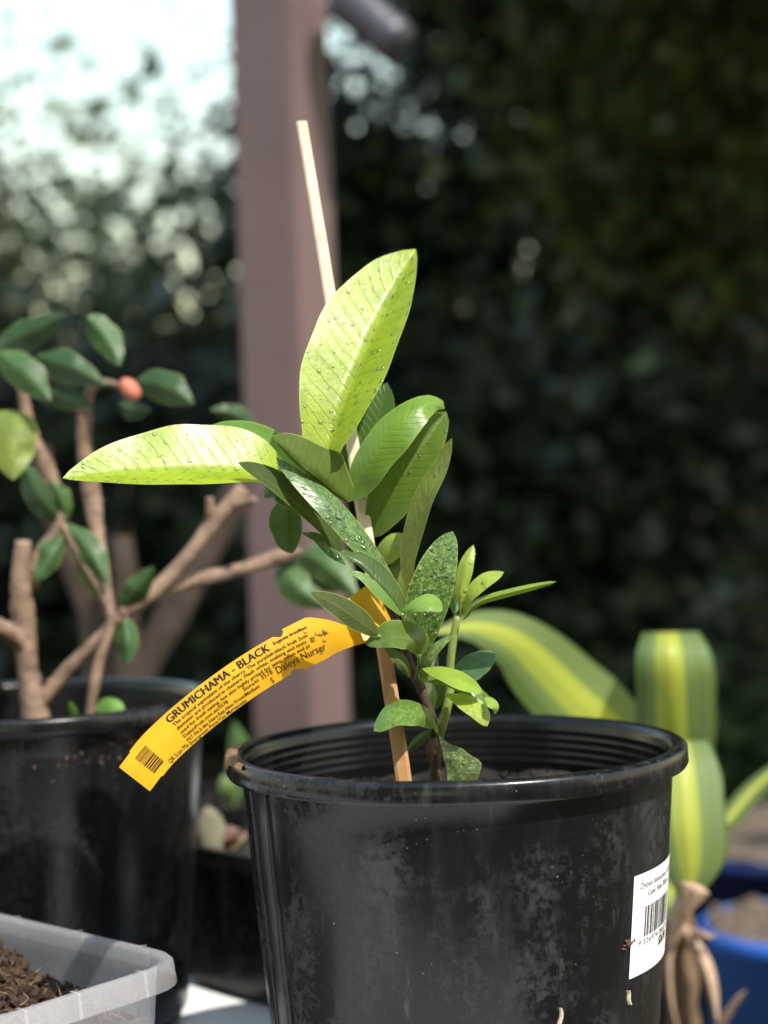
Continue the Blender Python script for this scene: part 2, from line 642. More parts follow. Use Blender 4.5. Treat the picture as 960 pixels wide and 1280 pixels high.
def blob_points(rng, n, clusters, spread):
    c = np.array([q[:3] for q in clusters], float)
    wgt = np.array([q[3] for q in clusters], float)
    idx = rng.choice(len(c), n, p=wgt / wgt.sum())
    sp = np.array([q[4] if len(q) > 4 else spread for q in clusters])[idx][:, None]
    return c[idx] + rng.normal(size=(n, 3)) * sp * np.array([1, 1, 0.8])

def tree(name, label, cat, base, top, r0, limbs, clusters, n, size, mat, seed, spread=0.35, keep=None, group=None, bark=None):
    root = empty(name, base, label, cat, group)
    rng = np.random.default_rng(seed)
    rr = random.Random(seed)
    base, top = Vector(base), Vector(top)
    P, R = [], []
    for i in range(9):
        q = i / 8
        P.append(base.lerp(top, q) + Vector((rr.uniform(-1, 1), rr.uniform(-1, 1), 0)) * 0.05 * (q > 0))
        R.append(r0 * (1 - 0.7 * q) * (1.35 if i == 0 else 1))
    V, Fc = tube_data(P, R, 10)
    for k in range(limbs):
        i = rr.randrange(3, 9)
        c = clusters[rr.randrange(len(clusters))]
        e = Vector(c[:3])
        s = P[i]
        mdl = s.lerp(e, 0.5) + Vector((0, 0, 0.12 * (e - s).length))
        pts = [s, s.lerp(mdl, 0.5), mdl, mdl.lerp(e, 0.5), e]
        v2, f2 = tube_data(pts, [R[i] * x for x in (0.6, 0.5, 0.4, 0.28, 0.12)], 6)
        o = len(V)
        V += v2
        Fc += [tuple(x + o for x in f) for f in f2]
    pydata('trunk', V, Fc, bark or M_DBARK, root)
    Pn = blob_points(rng, n, clusters, spread)
    if keep is not None:
        Pn = Pn[keep(Pn, rng)]
    Vv, Q = leaf_cloud(Pn, size, rng)
    me = arr_mesh('crown', Vv, Q)
    link('crown', me, mat, root, smooth=False)
    return root

M_DBARK = simple('dark bark', (0.05, 0.04, 0.032), 0.9, 0.2, 14, 0.4, 0.01)
M_FENCE = wood_mat('weathered dark paling', (0.018, 0.016, 0.014), (0.05, 0.045, 0.04), (14, 14, 1.2), 0.85)
M_F_PALE = foliage_mat('pale green foliage', (0.06, 0.09, 0.04), (0.24, 0.28, 0.14), 0.4)
M_F_MID = foliage_mat('mid green foliage', (0.025, 0.05, 0.02), (0.07, 0.11, 0.04), 0.25)
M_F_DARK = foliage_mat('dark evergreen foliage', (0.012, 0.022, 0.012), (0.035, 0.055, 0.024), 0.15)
M_F_OLIVE = foliage_mat('olive foliage', (0.045, 0.075, 0.018), (0.14, 0.18, 0.045), 0.35)

# ---- paling fence
FY = 6.6
fence = empty('paling_fence', (0, FY, GZ), 'tall dark weathered timber paling fence across the back of the garden', 'fence')
bm = bmesh.new()
box_data(bm, (-0.058, -0.009, 0), (0.058, 0.009, 1.78), 0, (0, 0, 0))
pm = bpy.data.meshes.new('plank')
bmesh.ops.recalc_face_normals(bm, faces=bm.faces)
bm.to_mesh(pm)
bm.free()
pm.materials.append(M_FENCE)
rr = random.Random(3)
for i in range(78):
    o = bpy.data.objects.new('plank', pm)
    COL.objects.link(o)
    o.parent = fence
    o.location = (-4.6 + i * 0.1195, rr.uniform(-0.006, 0.006), rr.uniform(-0.03, 0.02))
    o.rotation_euler = (0, rr.uniform(-0.006, 0.006), rr.uniform(-0.03, 0.03))
for z in (0.35, 1.4):
    bm = bmesh.new()
    box_data(bm, (-4.7, 0.02, z - 0.045), (4.75, 0.06, z + 0.045))
    for v in bm.verts:
        v.co += Vector((0, FY, GZ))
    bm_obj('rail', bm, M_FENCE, fence)
for k in range(5):
    bm = bmesh.new()
    box_data(bm, (-4.6 + k * 2.3 - 0.045, 0.06, -0.2), (-4.6 + k * 2.3 + 0.045, 0.15, 1.7))
    for v in bm.verts:
        v.co += Vector((0, FY, GZ))
    bm_obj('post', bm, M_FENCE, fence)

def clusters_in(seed, n, lo, hi, wfun=None, sp=None):
    r = random.Random(seed)
    out = []
    for _ in range(n):
        p = [r.uniform(lo[k], hi[k]) for k in range(3)]
        wgt = 1.0 if wfun is None else wfun(p)
        out.append((*p, max(0.02, wgt), sp or r.uniform(0.16, 0.4)))
    return out

# left: open, pale trees beyond the fence with the sky behind them
tree('pale_tree', 'pale thin crowned tree with bright sky through its leaves behind the fence', 'tree',
     (-2.2, 8.6, GZ), (-2.0, 8.6, 2.0), 0.09, 9,
     clusters_in(11, 46, (-3.2, 7.9, 0.55), (-0.9, 9.4, 2.5), lambda p: (1.25 - 0.46 * p[2])), 2500, 0.14, M_F_PALE, 21, 0.3,
     keep=lambda P, r: ~((P[:, 0] > -1.12) & (P[:, 0] < -0.74) & (P[:, 2] > 1.1) & (P[:, 2] < 1.6)))
tree('broadleaf_tree', 'mid green broadleaf tree behind the fence beside the brown post', 'tree',
     (-1.0, 9.6, GZ), (-1.1, 9.6, 1.9), 0.10, 9,
     clusters_in(12, 46, (-2.6, 9.0, 0.5), (-0.1, 10.4, 2.2), lambda p: (1.5 - 0.58 * p[2])), 3100, 0.13, M_F_MID, 22, 0.3,
     keep=lambda P, r: ~((P[:, 0] > -1.32) & (P[:, 0] < -0.92) & (P[:, 2] > 1.25) & (P[:, 2] < 1.75)))
tree('hedge_shrub', 'low dark hedge shrub along the top of the fence under the pale tree', 'shrub',
     (-2.3, 7.5, GZ), (-2.3, 7.5, 0.4), 0.06, 7,
     clusters_in(13, 40, (-3.6, 7.1, -0.6), (-0.2, 8.0, 0.95), None), 3200, 0.12, M_F_MID, 23, 0.3)
# right: dense evergreens, dark, and an unseen canopy added for shade
tree('evergreen_tree', 'dense dark evergreen tree filling the space right of the brown post', 'tree',
     (0.55, 7.6, GZ), (0.6, 7.6, 3.0), 0.14, 12,
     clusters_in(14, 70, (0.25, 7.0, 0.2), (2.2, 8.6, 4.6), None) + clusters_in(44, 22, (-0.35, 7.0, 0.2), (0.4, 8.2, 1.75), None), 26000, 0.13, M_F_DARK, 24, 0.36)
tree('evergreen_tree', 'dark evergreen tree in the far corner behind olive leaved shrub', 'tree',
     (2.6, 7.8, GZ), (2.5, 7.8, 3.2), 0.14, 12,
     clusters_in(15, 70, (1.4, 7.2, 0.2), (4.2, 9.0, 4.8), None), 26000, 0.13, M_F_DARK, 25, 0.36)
tree('shade_canopy', 'dark tree crown added out of view to shade the garden', 'tree',  # crown added above the view so the background falls into shade
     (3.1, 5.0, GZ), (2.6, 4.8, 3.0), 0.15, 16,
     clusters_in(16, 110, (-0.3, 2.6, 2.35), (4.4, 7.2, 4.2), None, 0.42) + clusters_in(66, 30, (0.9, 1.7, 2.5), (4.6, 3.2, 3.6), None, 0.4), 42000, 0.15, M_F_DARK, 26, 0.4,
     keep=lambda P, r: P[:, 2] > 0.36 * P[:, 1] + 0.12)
tree('olive_shrub', 'olive green leafy shrub with paler leaves in front of the dark trees', 'shrub',
     (1.35, 6.1, GZ), (1.2, 6.1, 1.4), 0.04, 10,
     clusters_in(17, 22, (0.75, 5.8, 1.0), (1.55, 6.4, 1.95), None), 2600, 0.11, M_F_OLIVE, 27, 0.2)
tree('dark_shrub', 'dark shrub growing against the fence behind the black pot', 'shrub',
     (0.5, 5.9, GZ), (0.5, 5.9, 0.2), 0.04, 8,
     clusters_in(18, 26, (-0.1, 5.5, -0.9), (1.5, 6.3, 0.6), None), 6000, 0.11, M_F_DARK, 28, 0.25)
tree('low_plant', 'low dark green plant on the ground in front of the fence', 'plant',
     (1.15, 5.2, GZ), (1.15, 5.2, -0.8), 0.02, 5,
     clusters_in(19, 12, (0.85, 4.9, -0.98), (1.5, 5.5, -0.75), None, 0.12), 1200, 0.12, M_F_MID, 29, 0.12)
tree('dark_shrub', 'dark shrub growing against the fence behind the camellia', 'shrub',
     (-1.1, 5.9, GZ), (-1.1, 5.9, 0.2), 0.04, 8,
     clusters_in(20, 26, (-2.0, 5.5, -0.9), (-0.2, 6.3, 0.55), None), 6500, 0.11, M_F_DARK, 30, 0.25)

# ---- house wall behind the camera (added unseen to keep the low sky off the garden)
M_BLOCKER = simple('render wall', (0.22, 0.19, 0.165), 0.9, 0.2, 3, 0.12)
blocker = empty('sky_block_wall', (0, -3.2, GZ), 'pale rendered house wall added unseen to block the low sky', 'wall')
bm = bmesh.new()
for lo, hi in (((-7, -0.2, 0), (-1.6, 0, 3.9)), ((-1.6, -0.2, 2.1), (0.2, 0, 3.9)), ((0.2, -0.2, 0), (7, 0, 3.9))):
    box_data(bm, lo, hi, 0, (0, -3.2, GZ))
bm_obj('wall', bm, M_BLOCKER, blocker)

# ---- brown post
POSTD = 2.0
M_POST = simple('brown painted post', (0.135, 0.088, 0.086), 0.5, 0.3, 9, 0.08)
pc = W(368, 640, POSTD)
post = empty('timber_post', (pc.x, pc.y + 0.02, GZ), 'square maroon brown painted post rising behind the potted seedling', 'post')
bm = bmesh.new()
box_data(bm, (-0.045, -0.045, 0), (0.045, 0.045, 3.2), rad(-33), (pc.x, pc.y + 0.02, GZ), 0.004)
bm_obj('shaft', bm, M_POST, post)
bm = bmesh.new()
box_data(bm, (-0.065, -0.065, 0), (0.065, 0.065, 0.06), rad(-33), (pc.x, pc.y + 0.02, GZ - 0.02), 0.004)
bm_obj('foot', bm, M_POST, post)
# spotlight on the post
M_LAMP = simple('dark grey lamp', (0.055, 0.052, 0.065), 0.45, 0.5, 30, 0.15)
lb = W(432, -8, 1.98)
lamp = empty('spotlight', lb, 'dark grey spotlight head fixed to the side of the brown post', 'lamp')
tube_px('arm', [(418, -10, 1.98), (440, -6, 1.97), (455, 12, 1.96)], [0.018, 0.021, 0.024], M_LAMP, lamp, 14)
tube_px('head', [(430, -14, 1.97), (436, 0, 1.965), (462, 22, 1.95), (486, 44, 1.94), (497, 53, 1.935)], [0.018, 0.029, 0.027, 0.026, 0.024], M_LAMP, lamp, 18, 18)
tube_px('head_rim', [(484, 42, 1.941), (490, 48, 1.938), (499, 55, 1.934)], [0.0285, 0.0285, 0.026], M_LAMP, lamp, 18, 6)

# ---- table
M_TABLE = simple('white table top', (0.80, 0.80, 0.80), 0.45, 0.4, 30, 0.03)
tab = empty('white_table', (-0.33, 0.8, GZ), 'white table top showing between the two black pots', 'table')
bm = bmesh.new()
box_data(bm, (-0.95, 0.42, TZ - 0.03), (0.145, 1.75, TZ), 0, (0, 0, 0), 0.004)
bm_obj('table_top', bm, M_TABLE, tab)
for x in (-0.9, 0.10):
    for y in (0.47, 1.70):
        bm = bmesh.new()
        box_data(bm, (x - 0.02, y - 0.02, GZ - 0.02), (x + 0.02, y + 0.02, TZ - 0.028))
        bm_obj('leg', bm, M_TABLE, tab)

# ================================================================== POTS
def pot(name, label, px, py, D, R, H, mat, soil_z, seed, group=None, k=1.0):
    c = W(px, py, D)
    base = Vector((c.x, c.y, c.z - H))
    root = empty(name, base, label, 'plant pot', group)
    z0 = c.z
    wt = R - 0.0072                       # wall just under the lip
    wb = wt - H * 0.077
    pr_out = [(R - 0.0030, 0.0), (R - 0.0012, -0.0005), (R, -0.0018), (R + 0.0002, -0.0085), (R - 0.0006, -0.0100), (R - 0.0030, -0.0106), (wt + 0.0006, -0.0108), (wt, -0.0118)]
    for i in range(1, 15):
        q = i / 14
        pr_out.append((wt + (wb - wt) * q, -0.0118 - (H - 0.0158) * q))
    pr_out += [(wb - 0.001, -H + 0.002), (wb - 0.004, -H), (0.0, -H)]
    lathe('wall', pr_out, (c.x, c.y, z0), mat, root, 144, 0.0012, seed)
    ri = R - 0.0085
    pi = [(R - 0.0030, 0.0), (R - 0.0060, -0.0002), (ri, -0.0016), (ri - 0.0007, -0.004)]
    z = -0.0065
    for i in range(5):
        rr_ = ri - 0.001 - i * 0.00025
        pi += [(rr_, z), (rr_ - 0.00022, z - 0.0005), (rr_ - 0.00022, z - 0.0008), (rr_, z - 0.0013)]
        z -= 0.0042
    pi += [(ri - 0.004, -0.06), (wb - 0.003, -H + 0.004), (0.0, -H + 0.004)]
    lathe('inner_wall', pi, (c.x, c.y, z0), M_POTIN, root, 144)
    return root, c

main_pot, PC = pot('nursery_pot', 'round black plastic nursery pot with white barcode sticker holding the seedling', 570, 929, 0.764, 0.110, 0.1905, M_POT, 0, 0.0)
left_pot, LC = pot('nursery_pot', 'round black dusty nursery pot holding the pruned camellia', 34, 872, 0.96, 0.112, 0.1905, M_POT2, 0, 5.0)

def soil(name, label, c, R, depth, mat, seed, bumps=0.006):
    V, Fc = [], []
    rings, seg = 16, 56
    for i in range(rings + 1):
        for s in range(seg):
            a = 2 * math.pi * s / seg
            r = R * i / rings
            x, y = c.x + r * math.cos(a), c.y + r * math.sin(a)
            z = c.z - depth + bumps * mnoise.noise(Vector((x * 40, y * 40, seed))) + bumps * 0.6 * mnoise.noise(Vector((x * 130, y * 130, seed)))
            V.append((x, y, z))
    for i in range(rings):
        for s in range(seg):
            s2 = (s + 1) % seg
            Fc.append((i * seg + s, (i + 1) * seg + s, (i + 1) * seg + s2, i * seg + s2))
    # crumbs
    rr = random.Random(seed)
    for _ in range(260):
        a, r = rr.uniform(0, 6.283), R * math.sqrt(rr.random()) * 0.97
        x, y = c.x + r * math.cos(a), c.y + r * math.sin(a)
        z = c.z - depth + bumps * mnoise.noise(Vector((x * 40, y * 40, seed)))
        s = rr.uniform(0.001, 0.0042)
        crumb(V, Fc, Vector((x, y, z + s * 0.4)), s, rr)
    o = pydata(name, V, Fc, mat)
    return tag(o, label, 'soil', kind='stuff')

def crumb(V, Fc, p, s, rr):
    o = len(V)
    ax = Vector((rr.gauss(0, 1), rr.gauss(0, 1), rr.gauss(0, 1))).normalized()
    q = ax.orthogonal().normalized()
    k = ax.cross(q)
    l = rr.uniform(0.8, 1.9)
    for v in (ax * l, q * rr.uniform(0.5, 1), k * rr.uniform(0.5, 1), -q * rr.uniform(0.5, 1), -k * rr.uniform(0.5, 1), -ax * l):
        V.append(p + v * s)
    for f in ((0, 1, 2), (0, 2, 3), (0, 3, 4), (0, 4, 1), (5, 2, 1), (5, 3, 2), (5, 4, 3), (5, 1, 4)):
        Fc.append(tuple(o + i for i in f))

soil('potting_soil', 'dark crumbly potting mix inside the pot of the tagged seedling', PC, 0.0985, 0.0305, M_SOIL, 2)
soil('potting_soil', 'dark potting mix inside the camellia pot', LC, 0.100, 0.030, M_SOIL, 4)

# ---- main pot: moulded seam, mud and old roots, sticker
def wall_pt(ang, dz, off=0.0):
    """ang measured from the camera side (0 = towards camera, + = to the right)"""
    q = (dz - 0.0118) / (0.1905 - 0.0158)
    wt = 0.110 - 0.0072
    r = wt - 0.1905 * 0.077 * max(0, min(1, q)) + off
    an = math.atan2(-1, 0) + ang
    c, s = math.cos(an), math.sin(an)
    if 0 < r:
        r += 0.0012 * mnoise.noise(Vector((c * 1.6, s * 1.6, -dz * 9)))
    return Vector((PC.x + c * r, PC.y + s * r, PC.z - dz))

def wall_strip(name, pts, width, off, mat, parent, thick=0.0012):
    """a small raised strip lying on the pot wall: pts (angle, depth below rim, width factor)"""
    V, Fc = [], []
    for a, dz, wf in pts:
        da = width * wf / 0.1
        V += [wall_pt(a - da, dz, 0.0002 - thick * 0.4), wall_pt(a - da * 0.5, dz, thick), wall_pt(a + da * 0.5, dz, thick), wall_pt(a + da, dz, 0.0002 - thick * 0.4)]
    for i in range(len(pts) - 1):
        for k in range(3):
            Fc.append((i * 4 + k, i * 4 + k + 1, (i + 1) * 4 + k + 1, (i + 1) * 4 + k))
    return pydata(name, V, Fc, mat, parent)

for a0 in (-1.19, -1.02):
    wall_strip('rib', [(a0 + 0.004 * math.sin(i * 1.3), 0.013 + i * 0.0088, 1) for i in range(20)], 0.0016, 0, M_POT, main_pot, 0.0011)
M_ROOT = simple('dry root', (0.50, 0.43, 0.30), 0.8, 0.2, 300, 0.3)
wall_strip('root_scrap', [(0.395 + 0.008 * math.sin(i * 1.1), 0.1005 + i * 0.0022, 0.6 + 0.4 * math.sin(i * 0.5)) for i in range(10)], 0.0010, 0, M_ROOT, main_pot, 0.0014)
wall_strip('root_scrap', [(0.808 + 0.004 * i + 0.004 * math.sin(i * 1.5), 0.1010 + i * 0.0014, 0.8) for i in range(6)], 0.0010, 0, M_ROOT, main_pot, 0.0014)
M_MUD = simple('brown mud', (0.20, 0.11, 0.045), 0.75, 0.3, 160, 0.55, 0.002)
M_MUD2 = simple('dark mud crumb', (0.12, 0.075, 0.05), 0.9, 0.2, 300, 0.4, 0.002)
V, Fc = [], []
rr = random.Random(5)
def lip_pt(ang, r, z):
    an = -math.pi / 2 + ang
    return Vector((PC.x + math.cos(an) * r, PC.y + math.sin(an) * r, PC.z + z))
for i in range(19):
    a = -1.75 + i * 0.036
    amt = 1.0 if a < -1.38 else max(0.0, 1 - (a + 1.38) / 0.30)
    n1_ = mnoise.noise(Vector((a * 17, 3, 0)))
    drop = 0.0105 * max(0.0, min(1.0, (-1.27 - a) / 0.12)) * max(0.12, 0.55 + 0.9 * n1_)
    r_in = 0.1092 - 0.0045 * amt
    for r, z in ((r_in, 0.0004 if amt > .9 else -0.0002), ((r_in + 0.1095) / 2, 0.0007), (0.1098, 0.0004), (0.1106, -0.0014), (0.1108, -0.0014 - drop * 0.5), (0.1106, -0.0016 - drop)):
        jit = 0.0005 * mnoise.noise(Vector((a * 60, z * 900, 4)))
        V.append(lip_pt(a, r + jit, z + jit))
for i in range(18):
    for j in range(5):
        Fc.append((i * 6 + j, i * 6 + j + 1, (i + 1) * 6 + j + 1, (i + 1) * 6 + j))
pydata('mud_smear', V, Fc, M_MUD, main_pot)['label'] = 'brown dried mud smeared on the pot lip'
V, Fc = [], []
for k in range(26):
    a = 0.80 + rr.gauss(0, 0.018)
    crumb(V, Fc, wall_pt(a, 0.0800 + rr.gauss(0, 0.0012), 0.0006), rr.uniform(0.0003, 0.0011), rr)
pydata('mud_crumb', V, Fc, M_MUD2, main_pot)

# ---- lettering
def text_mesh(body, size, bold=0.0, spacing=1.0):
    cu = bpy.data.curves.new('t', 'FONT')
    cu.body = body
    cu.size = size
    cu.resolution_u = 2
    cu.offset = bold
    cu.space_character = spacing
    ob = bpy.data.objects.new('t', cu)
    COL.objects.link(ob)
    dg = bpy.context.evaluated_depsgraph_get()
    ev = ob.evaluated_get(dg)
    me = ev.to_mesh()
    V = [tuple(v.co) for v in me.vertices]
    Fc = [tuple(p.vertices) for p in me.polygons]
    ev.to_mesh_clear()
    bpy.data.objects.remove(ob)
    bpy.data.curves.remove(cu)
    wd = max((v[0] for v in V), default=0)
    return V, Fc, wd

M_INK = simple('black ink', (0.012, 0.010, 0.008), 0.6, 0.3)
M_INK2 = simple('grey printed ink', (0.05, 0.045, 0.05), 0.6, 0.3)

def put_text(parent, body, s0, v0, width, height, fn, mat, bold=0.0, name='lettering'):
    """width: wanted length, height: cap height, in the units of fn(s, v)"""
    V, Fc, wd = text_mesh(body, 1.0, 0.0 if bold > 0.015 else bold)
    kx, ky = width / wd, height / 0.70
    P = [fn(s0 + x * kx, v0 - y * ky) for x, y, z in V]
    if bold > 0.015:                      # bold: a second strike a hair to the side
        n0 = len(P)
        P += [p_ + q_ for p_, q_ in zip([fn(s0 + x * kx + height * 0.09, v0 - y * ky) for x, y, z in V], [Vector((0, -4e-5, 0))] * n0)]
        Fc = Fc + [tuple(i_ + n0 for i_ in f) for f in Fc]
    pydata(name, P, Fc, mat, parent, False)

# sticker: s = 0..1 left to right, v = 0..1 top to bottom
M_PAPER = simple('white sticker paper', (0.84, 0.83, 0.83), 0.5, 0.4, 200, 0.04)
def stick(s, v, off=0.0003):
    a = 0.825 - 0.008 * v + s * (0.60 - 0.02 * v)
    dz = 0.0510 + 0.0455 * v
    return wall_pt(a, dz, off)
V, Fc = [], []
N1, N2 = 24, 16
for j in range(N2 + 1):
    for i in range(N1 + 1):
        s, v = i / N1, j / N2
        # rounded corners
        cx, cy = min(s, 1 - s) * 57, min(v, 1 - v) * 45
        if cx < 2.2 and cy < 2.2:
            pass
        V.append(stick(s, v))
for j in range(N2):
    for i in range(N1):
        Fc.append((j * (N1 + 1) + i, j * (N1 + 1) + i + 1, (j + 1) * (N1 + 1) + i + 1, (j + 1) * (N1 + 1) + i))
sticker = pydata('price_sticker', V, Fc, M_PAPER, main_pot)
sticker['label'] = 'white price sticker with barcode'
fs = lambda s, v: stick(s, v, 0.00042)
put_text(sticker, 'Dypsis lutescens x Golden', 0.09, 0.150, 0.84, 0.060, fs, M_INK2, 0.004)
put_text(sticker, 'Cane Palm 200mm', 0.22, 0.245, 0.52, 0.060, fs, M_INK2, 0.004)
put_text(sticker, '9 326974 006531', 0.10, 0.715, 0.68, 0.058, fs, M_INK2, 0.004)
put_text(sticker, '$26.98', 0.50, 0.815, 0.24, 0.090, fs, M_INK, 0.02)
put_text(sticker, '-- ---', 0.05, 0.930, 0.14, 0.026, fs, M_INK2)
V, Fc = [], []
rr = random.Random(11)
s = 0.19
while s < 0.78:
    wdt = rr.choice((0.007, 0.007, 0.014, 0.021))
    o = len(V)
    for v_ in (0.34, 0.42, 0.5, 0.58, 0.64):
        V += [fs(s, v_), fs(s + wdt, v_)]
    for k in range(4):
        Fc.append((o + 2 * k, o + 2 * k + 1, o + 2 * k + 3, o + 2 * k + 2))
    s += wdt + rr.choice((0.008, 0.008, 0.014, 0.018))
pydata('barcode', V, Fc, M_INK, sticker, False)

# ================================================================== STAKE
M_STAKE = wood_mat('pale split bamboo', (0.58, 0.44, 0.28), (0.80, 0.68, 0.50), (260, 260, 14), 0.5, ((0.62, 0.40, 0.24), 0.02, -0.05))
stake_pts = [(516, 1062, 0.722), (505, 975, 0.722), (478, 800, 0.732), (452, 630, 0.746), (415, 385, 0.765), (377, 152, 0.785)]
q = cat_rom(stake_pts, 26)
V, Fc = [], []
for i, a in enumerate(q):
    p = W(a[0], a[1], a[2])
    t = i / 25
    hw = 0.0037 - 0.0011 * t
    th = 0.0017
    for sx, sy in ((-1, -0.5), (-0.6, -1), (0.6, -1), (1, -0.5), (1, 1), (-1, 1)):
        V.append(p + Vector((sx * hw * (1 + 0.05 * mnoise.noise(Vector((i * 0.7, sx, 0)))), sy * th, 0)))
for i in range(25):
    for k in range(6):
        k2 = (k + 1) % 6
        Fc.append((i * 6 + k, i * 6 + k2, (i + 1) * 6 + k2, (i + 1) * 6 + k))
Fc.append(tuple(range(6))[::-1])
Fc.append(tuple(25 * 6 + k for k in range(6)))
st = pydata('bamboo_stake', V, Fc, M_STAKE, None, False)
tag(st, 'slender pale split bamboo stake pushed into the pot of the tagged seedling', 'stake')

# ================================================================== THE TAGGED SEEDLING
soil_base = W(548, 1030, 0.742)
plant = empty('grumichama_seedling', soil_base, 'young fruit tree seedling with glossy bright green leaves beside the yellow tag', 'seedling')
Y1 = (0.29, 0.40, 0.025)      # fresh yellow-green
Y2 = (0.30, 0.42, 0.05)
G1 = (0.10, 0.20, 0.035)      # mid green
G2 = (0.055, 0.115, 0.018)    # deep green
GB = (0.070, 0.125, 0.032)     # bluish green
GU = (0.12, 0.17, 0.045)      # dull underside
tube_px('stem', [(549, 1045, 0.742), (545, 975, 0.742), (543, 915, 0.741), (528, 865, 0.741), (512, 830, 0.741), (500, 790, 0.742), (478, 735, 0.745), (462, 690, 0.748), (452, 640, 0.748), (438, 600, 0.745), (420, 565, 0.742)],
        [0.0030, 0.0029, 0.0026, 0.0023, 0.0021, 0.0020, 0.0018, 0.0016, 0.0015, 0.0013, 0.0010], M_STEM, plant, 9, 44, 0.25, 3)
tube_px('shoot', [(548, 925, 0.741), (553, 905, 0.738), (562, 868, 0.737), (563, 830, 0.737), (568, 790, 0.737), (572, 770, 0.737)], [0.0018, 0.0023, 0.0021, 0.0019, 0.0019, 0.0014], M_GSTEM, plant, 9, 20)

L = lambda *a, **k: leaf(plant, *a, **k)
# big bright leaves
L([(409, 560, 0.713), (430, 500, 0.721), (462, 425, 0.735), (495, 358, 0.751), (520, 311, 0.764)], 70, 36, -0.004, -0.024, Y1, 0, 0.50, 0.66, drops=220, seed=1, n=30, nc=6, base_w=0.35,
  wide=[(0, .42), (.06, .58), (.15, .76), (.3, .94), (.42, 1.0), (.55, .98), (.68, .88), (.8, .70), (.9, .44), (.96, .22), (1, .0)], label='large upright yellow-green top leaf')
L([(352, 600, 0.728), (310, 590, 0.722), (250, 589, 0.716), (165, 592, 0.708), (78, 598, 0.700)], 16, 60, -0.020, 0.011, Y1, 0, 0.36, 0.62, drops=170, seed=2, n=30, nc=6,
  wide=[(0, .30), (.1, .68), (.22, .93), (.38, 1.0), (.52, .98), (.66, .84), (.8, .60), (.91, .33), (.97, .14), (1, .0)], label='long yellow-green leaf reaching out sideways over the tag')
# behind its base
L([(428, 650, 0.744), (372, 598, 0.742), (318, 552, 0.742), (262, 532, 0.744)], 20, 26, -0.004, 0.014, (0.12, 0.24, 0.04), 0, 0.55, 0.7, seed=3)
L([(330, 622, 0.742), (345, 610, 0.738), (362, 625, 0.738), (372, 640, 0.738)], 12, 14, 0.004, 0.0, G2, 0, seed=33)
# folded centre leaf
L([(436, 628, 0.714), (405, 604, 0.705), (370, 575, 0.700), (340, 545, 0.702)], 5, 38, 0.002, 0.010, (0.080, 0.120, 0.020), 0, 0.42, 0.55, mat=M_LEAF_DULL, seed=4, wave=0.25)
# dark underside to the left
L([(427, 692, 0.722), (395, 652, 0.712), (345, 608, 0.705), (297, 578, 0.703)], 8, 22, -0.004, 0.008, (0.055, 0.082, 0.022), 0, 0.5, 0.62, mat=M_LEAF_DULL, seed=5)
# long wet leaf falling to the right
L([(494, 730, 0.712), (462, 690, 0.704), (420, 640, 0.700), (375, 598, 0.702), (345, 572, 0.708)], 17, 13, -0.003, 0.006, (0.10, 0.20, 0.06), 0.35, 0.5, 0.6, drops=220, seed=6, n=26)
L([(366, 625, 0.765), (358, 645, 0.765), (360, 670, 0.765), (365, 692, 0.766)], 20, 22, 0.004, 0.004, G2, 0, 0.45, 0.6, seed=7)
# narrow pair under it
L([(432, 706, 0.722), (415, 690, 0.717), (397, 672, 0.714), (377, 666, 0.714)], 8, 7, -0.002, 0.003, (0.06, 0.12, 0.045), 0.2, 0.5, seed=9, drops=12)
L([(503, 770, 0.705), (480, 735, 0.698), (452, 706, 0.696), (423, 690, 0.698)], 4, 19, 0.0, 0.008, GB, 0, 0.45, 0.6, seed=10)
L([(503, 771, 0.704), (478, 744, 0.696), (455, 722, 0.694), (434, 713, 0.695)], 7, 6, -0.002, 0.002, (0.14, 0.26, 0.05), 0, 0.5, 0.7, seed=40)
# olive leaf lying over the tag
L([(472, 794, 0.690), (448, 775, 0.682), (418, 755, 0.678), (388, 741, 0.680)], 14, 15, -0.002, 0.006, (0.060, 0.085, 0.022), 0, 0.42, 0.62, mat=M_LEAF_DULL, seed=11)
# green leaf right of it
L([(526, 818, 0.705), (515, 800, 0.696), (490, 797, 0.690), (457, 806, 0.690)], 14, 22, -0.004, 0.010, (0.105, 0.175, 0.028), 0, 0.4, 0.6, seed=12, wave=0.2)
L([(512, 848, 0.728), (505, 832, 0.722), (492, 818, 0.720), (478, 808, 0.722)], 8, 8, 0, 0.004, (0.13, 0.18, 0.06), 0, mat=M_LEAF_DULL, seed=32)
# behind the big leaf
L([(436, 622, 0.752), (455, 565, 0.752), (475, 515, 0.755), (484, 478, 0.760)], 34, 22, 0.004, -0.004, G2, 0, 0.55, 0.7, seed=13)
# curling leaf
L([(437, 626, 0.735), (462, 578, 0.727), (495, 535, 0.724), (528, 508, 0.728), (548, 505, 0.738), (556, 511, 0.745)], 22, 28, 0.008, -0.003, (0.17, 0.30, 0.045), 0, 0.45, 0.62, seed=14, n=26, wave=0.15)
# broad leaf under it
L([(464, 672, 0.748), (490, 618, 0.742), (525, 562, 0.742), (558, 514, 0.748)], 32, 32, -0.004, -0.008, (0.10, 0.175, 0.025), 0, 0.48, 0.6, seed=15, drops=14, n=24)
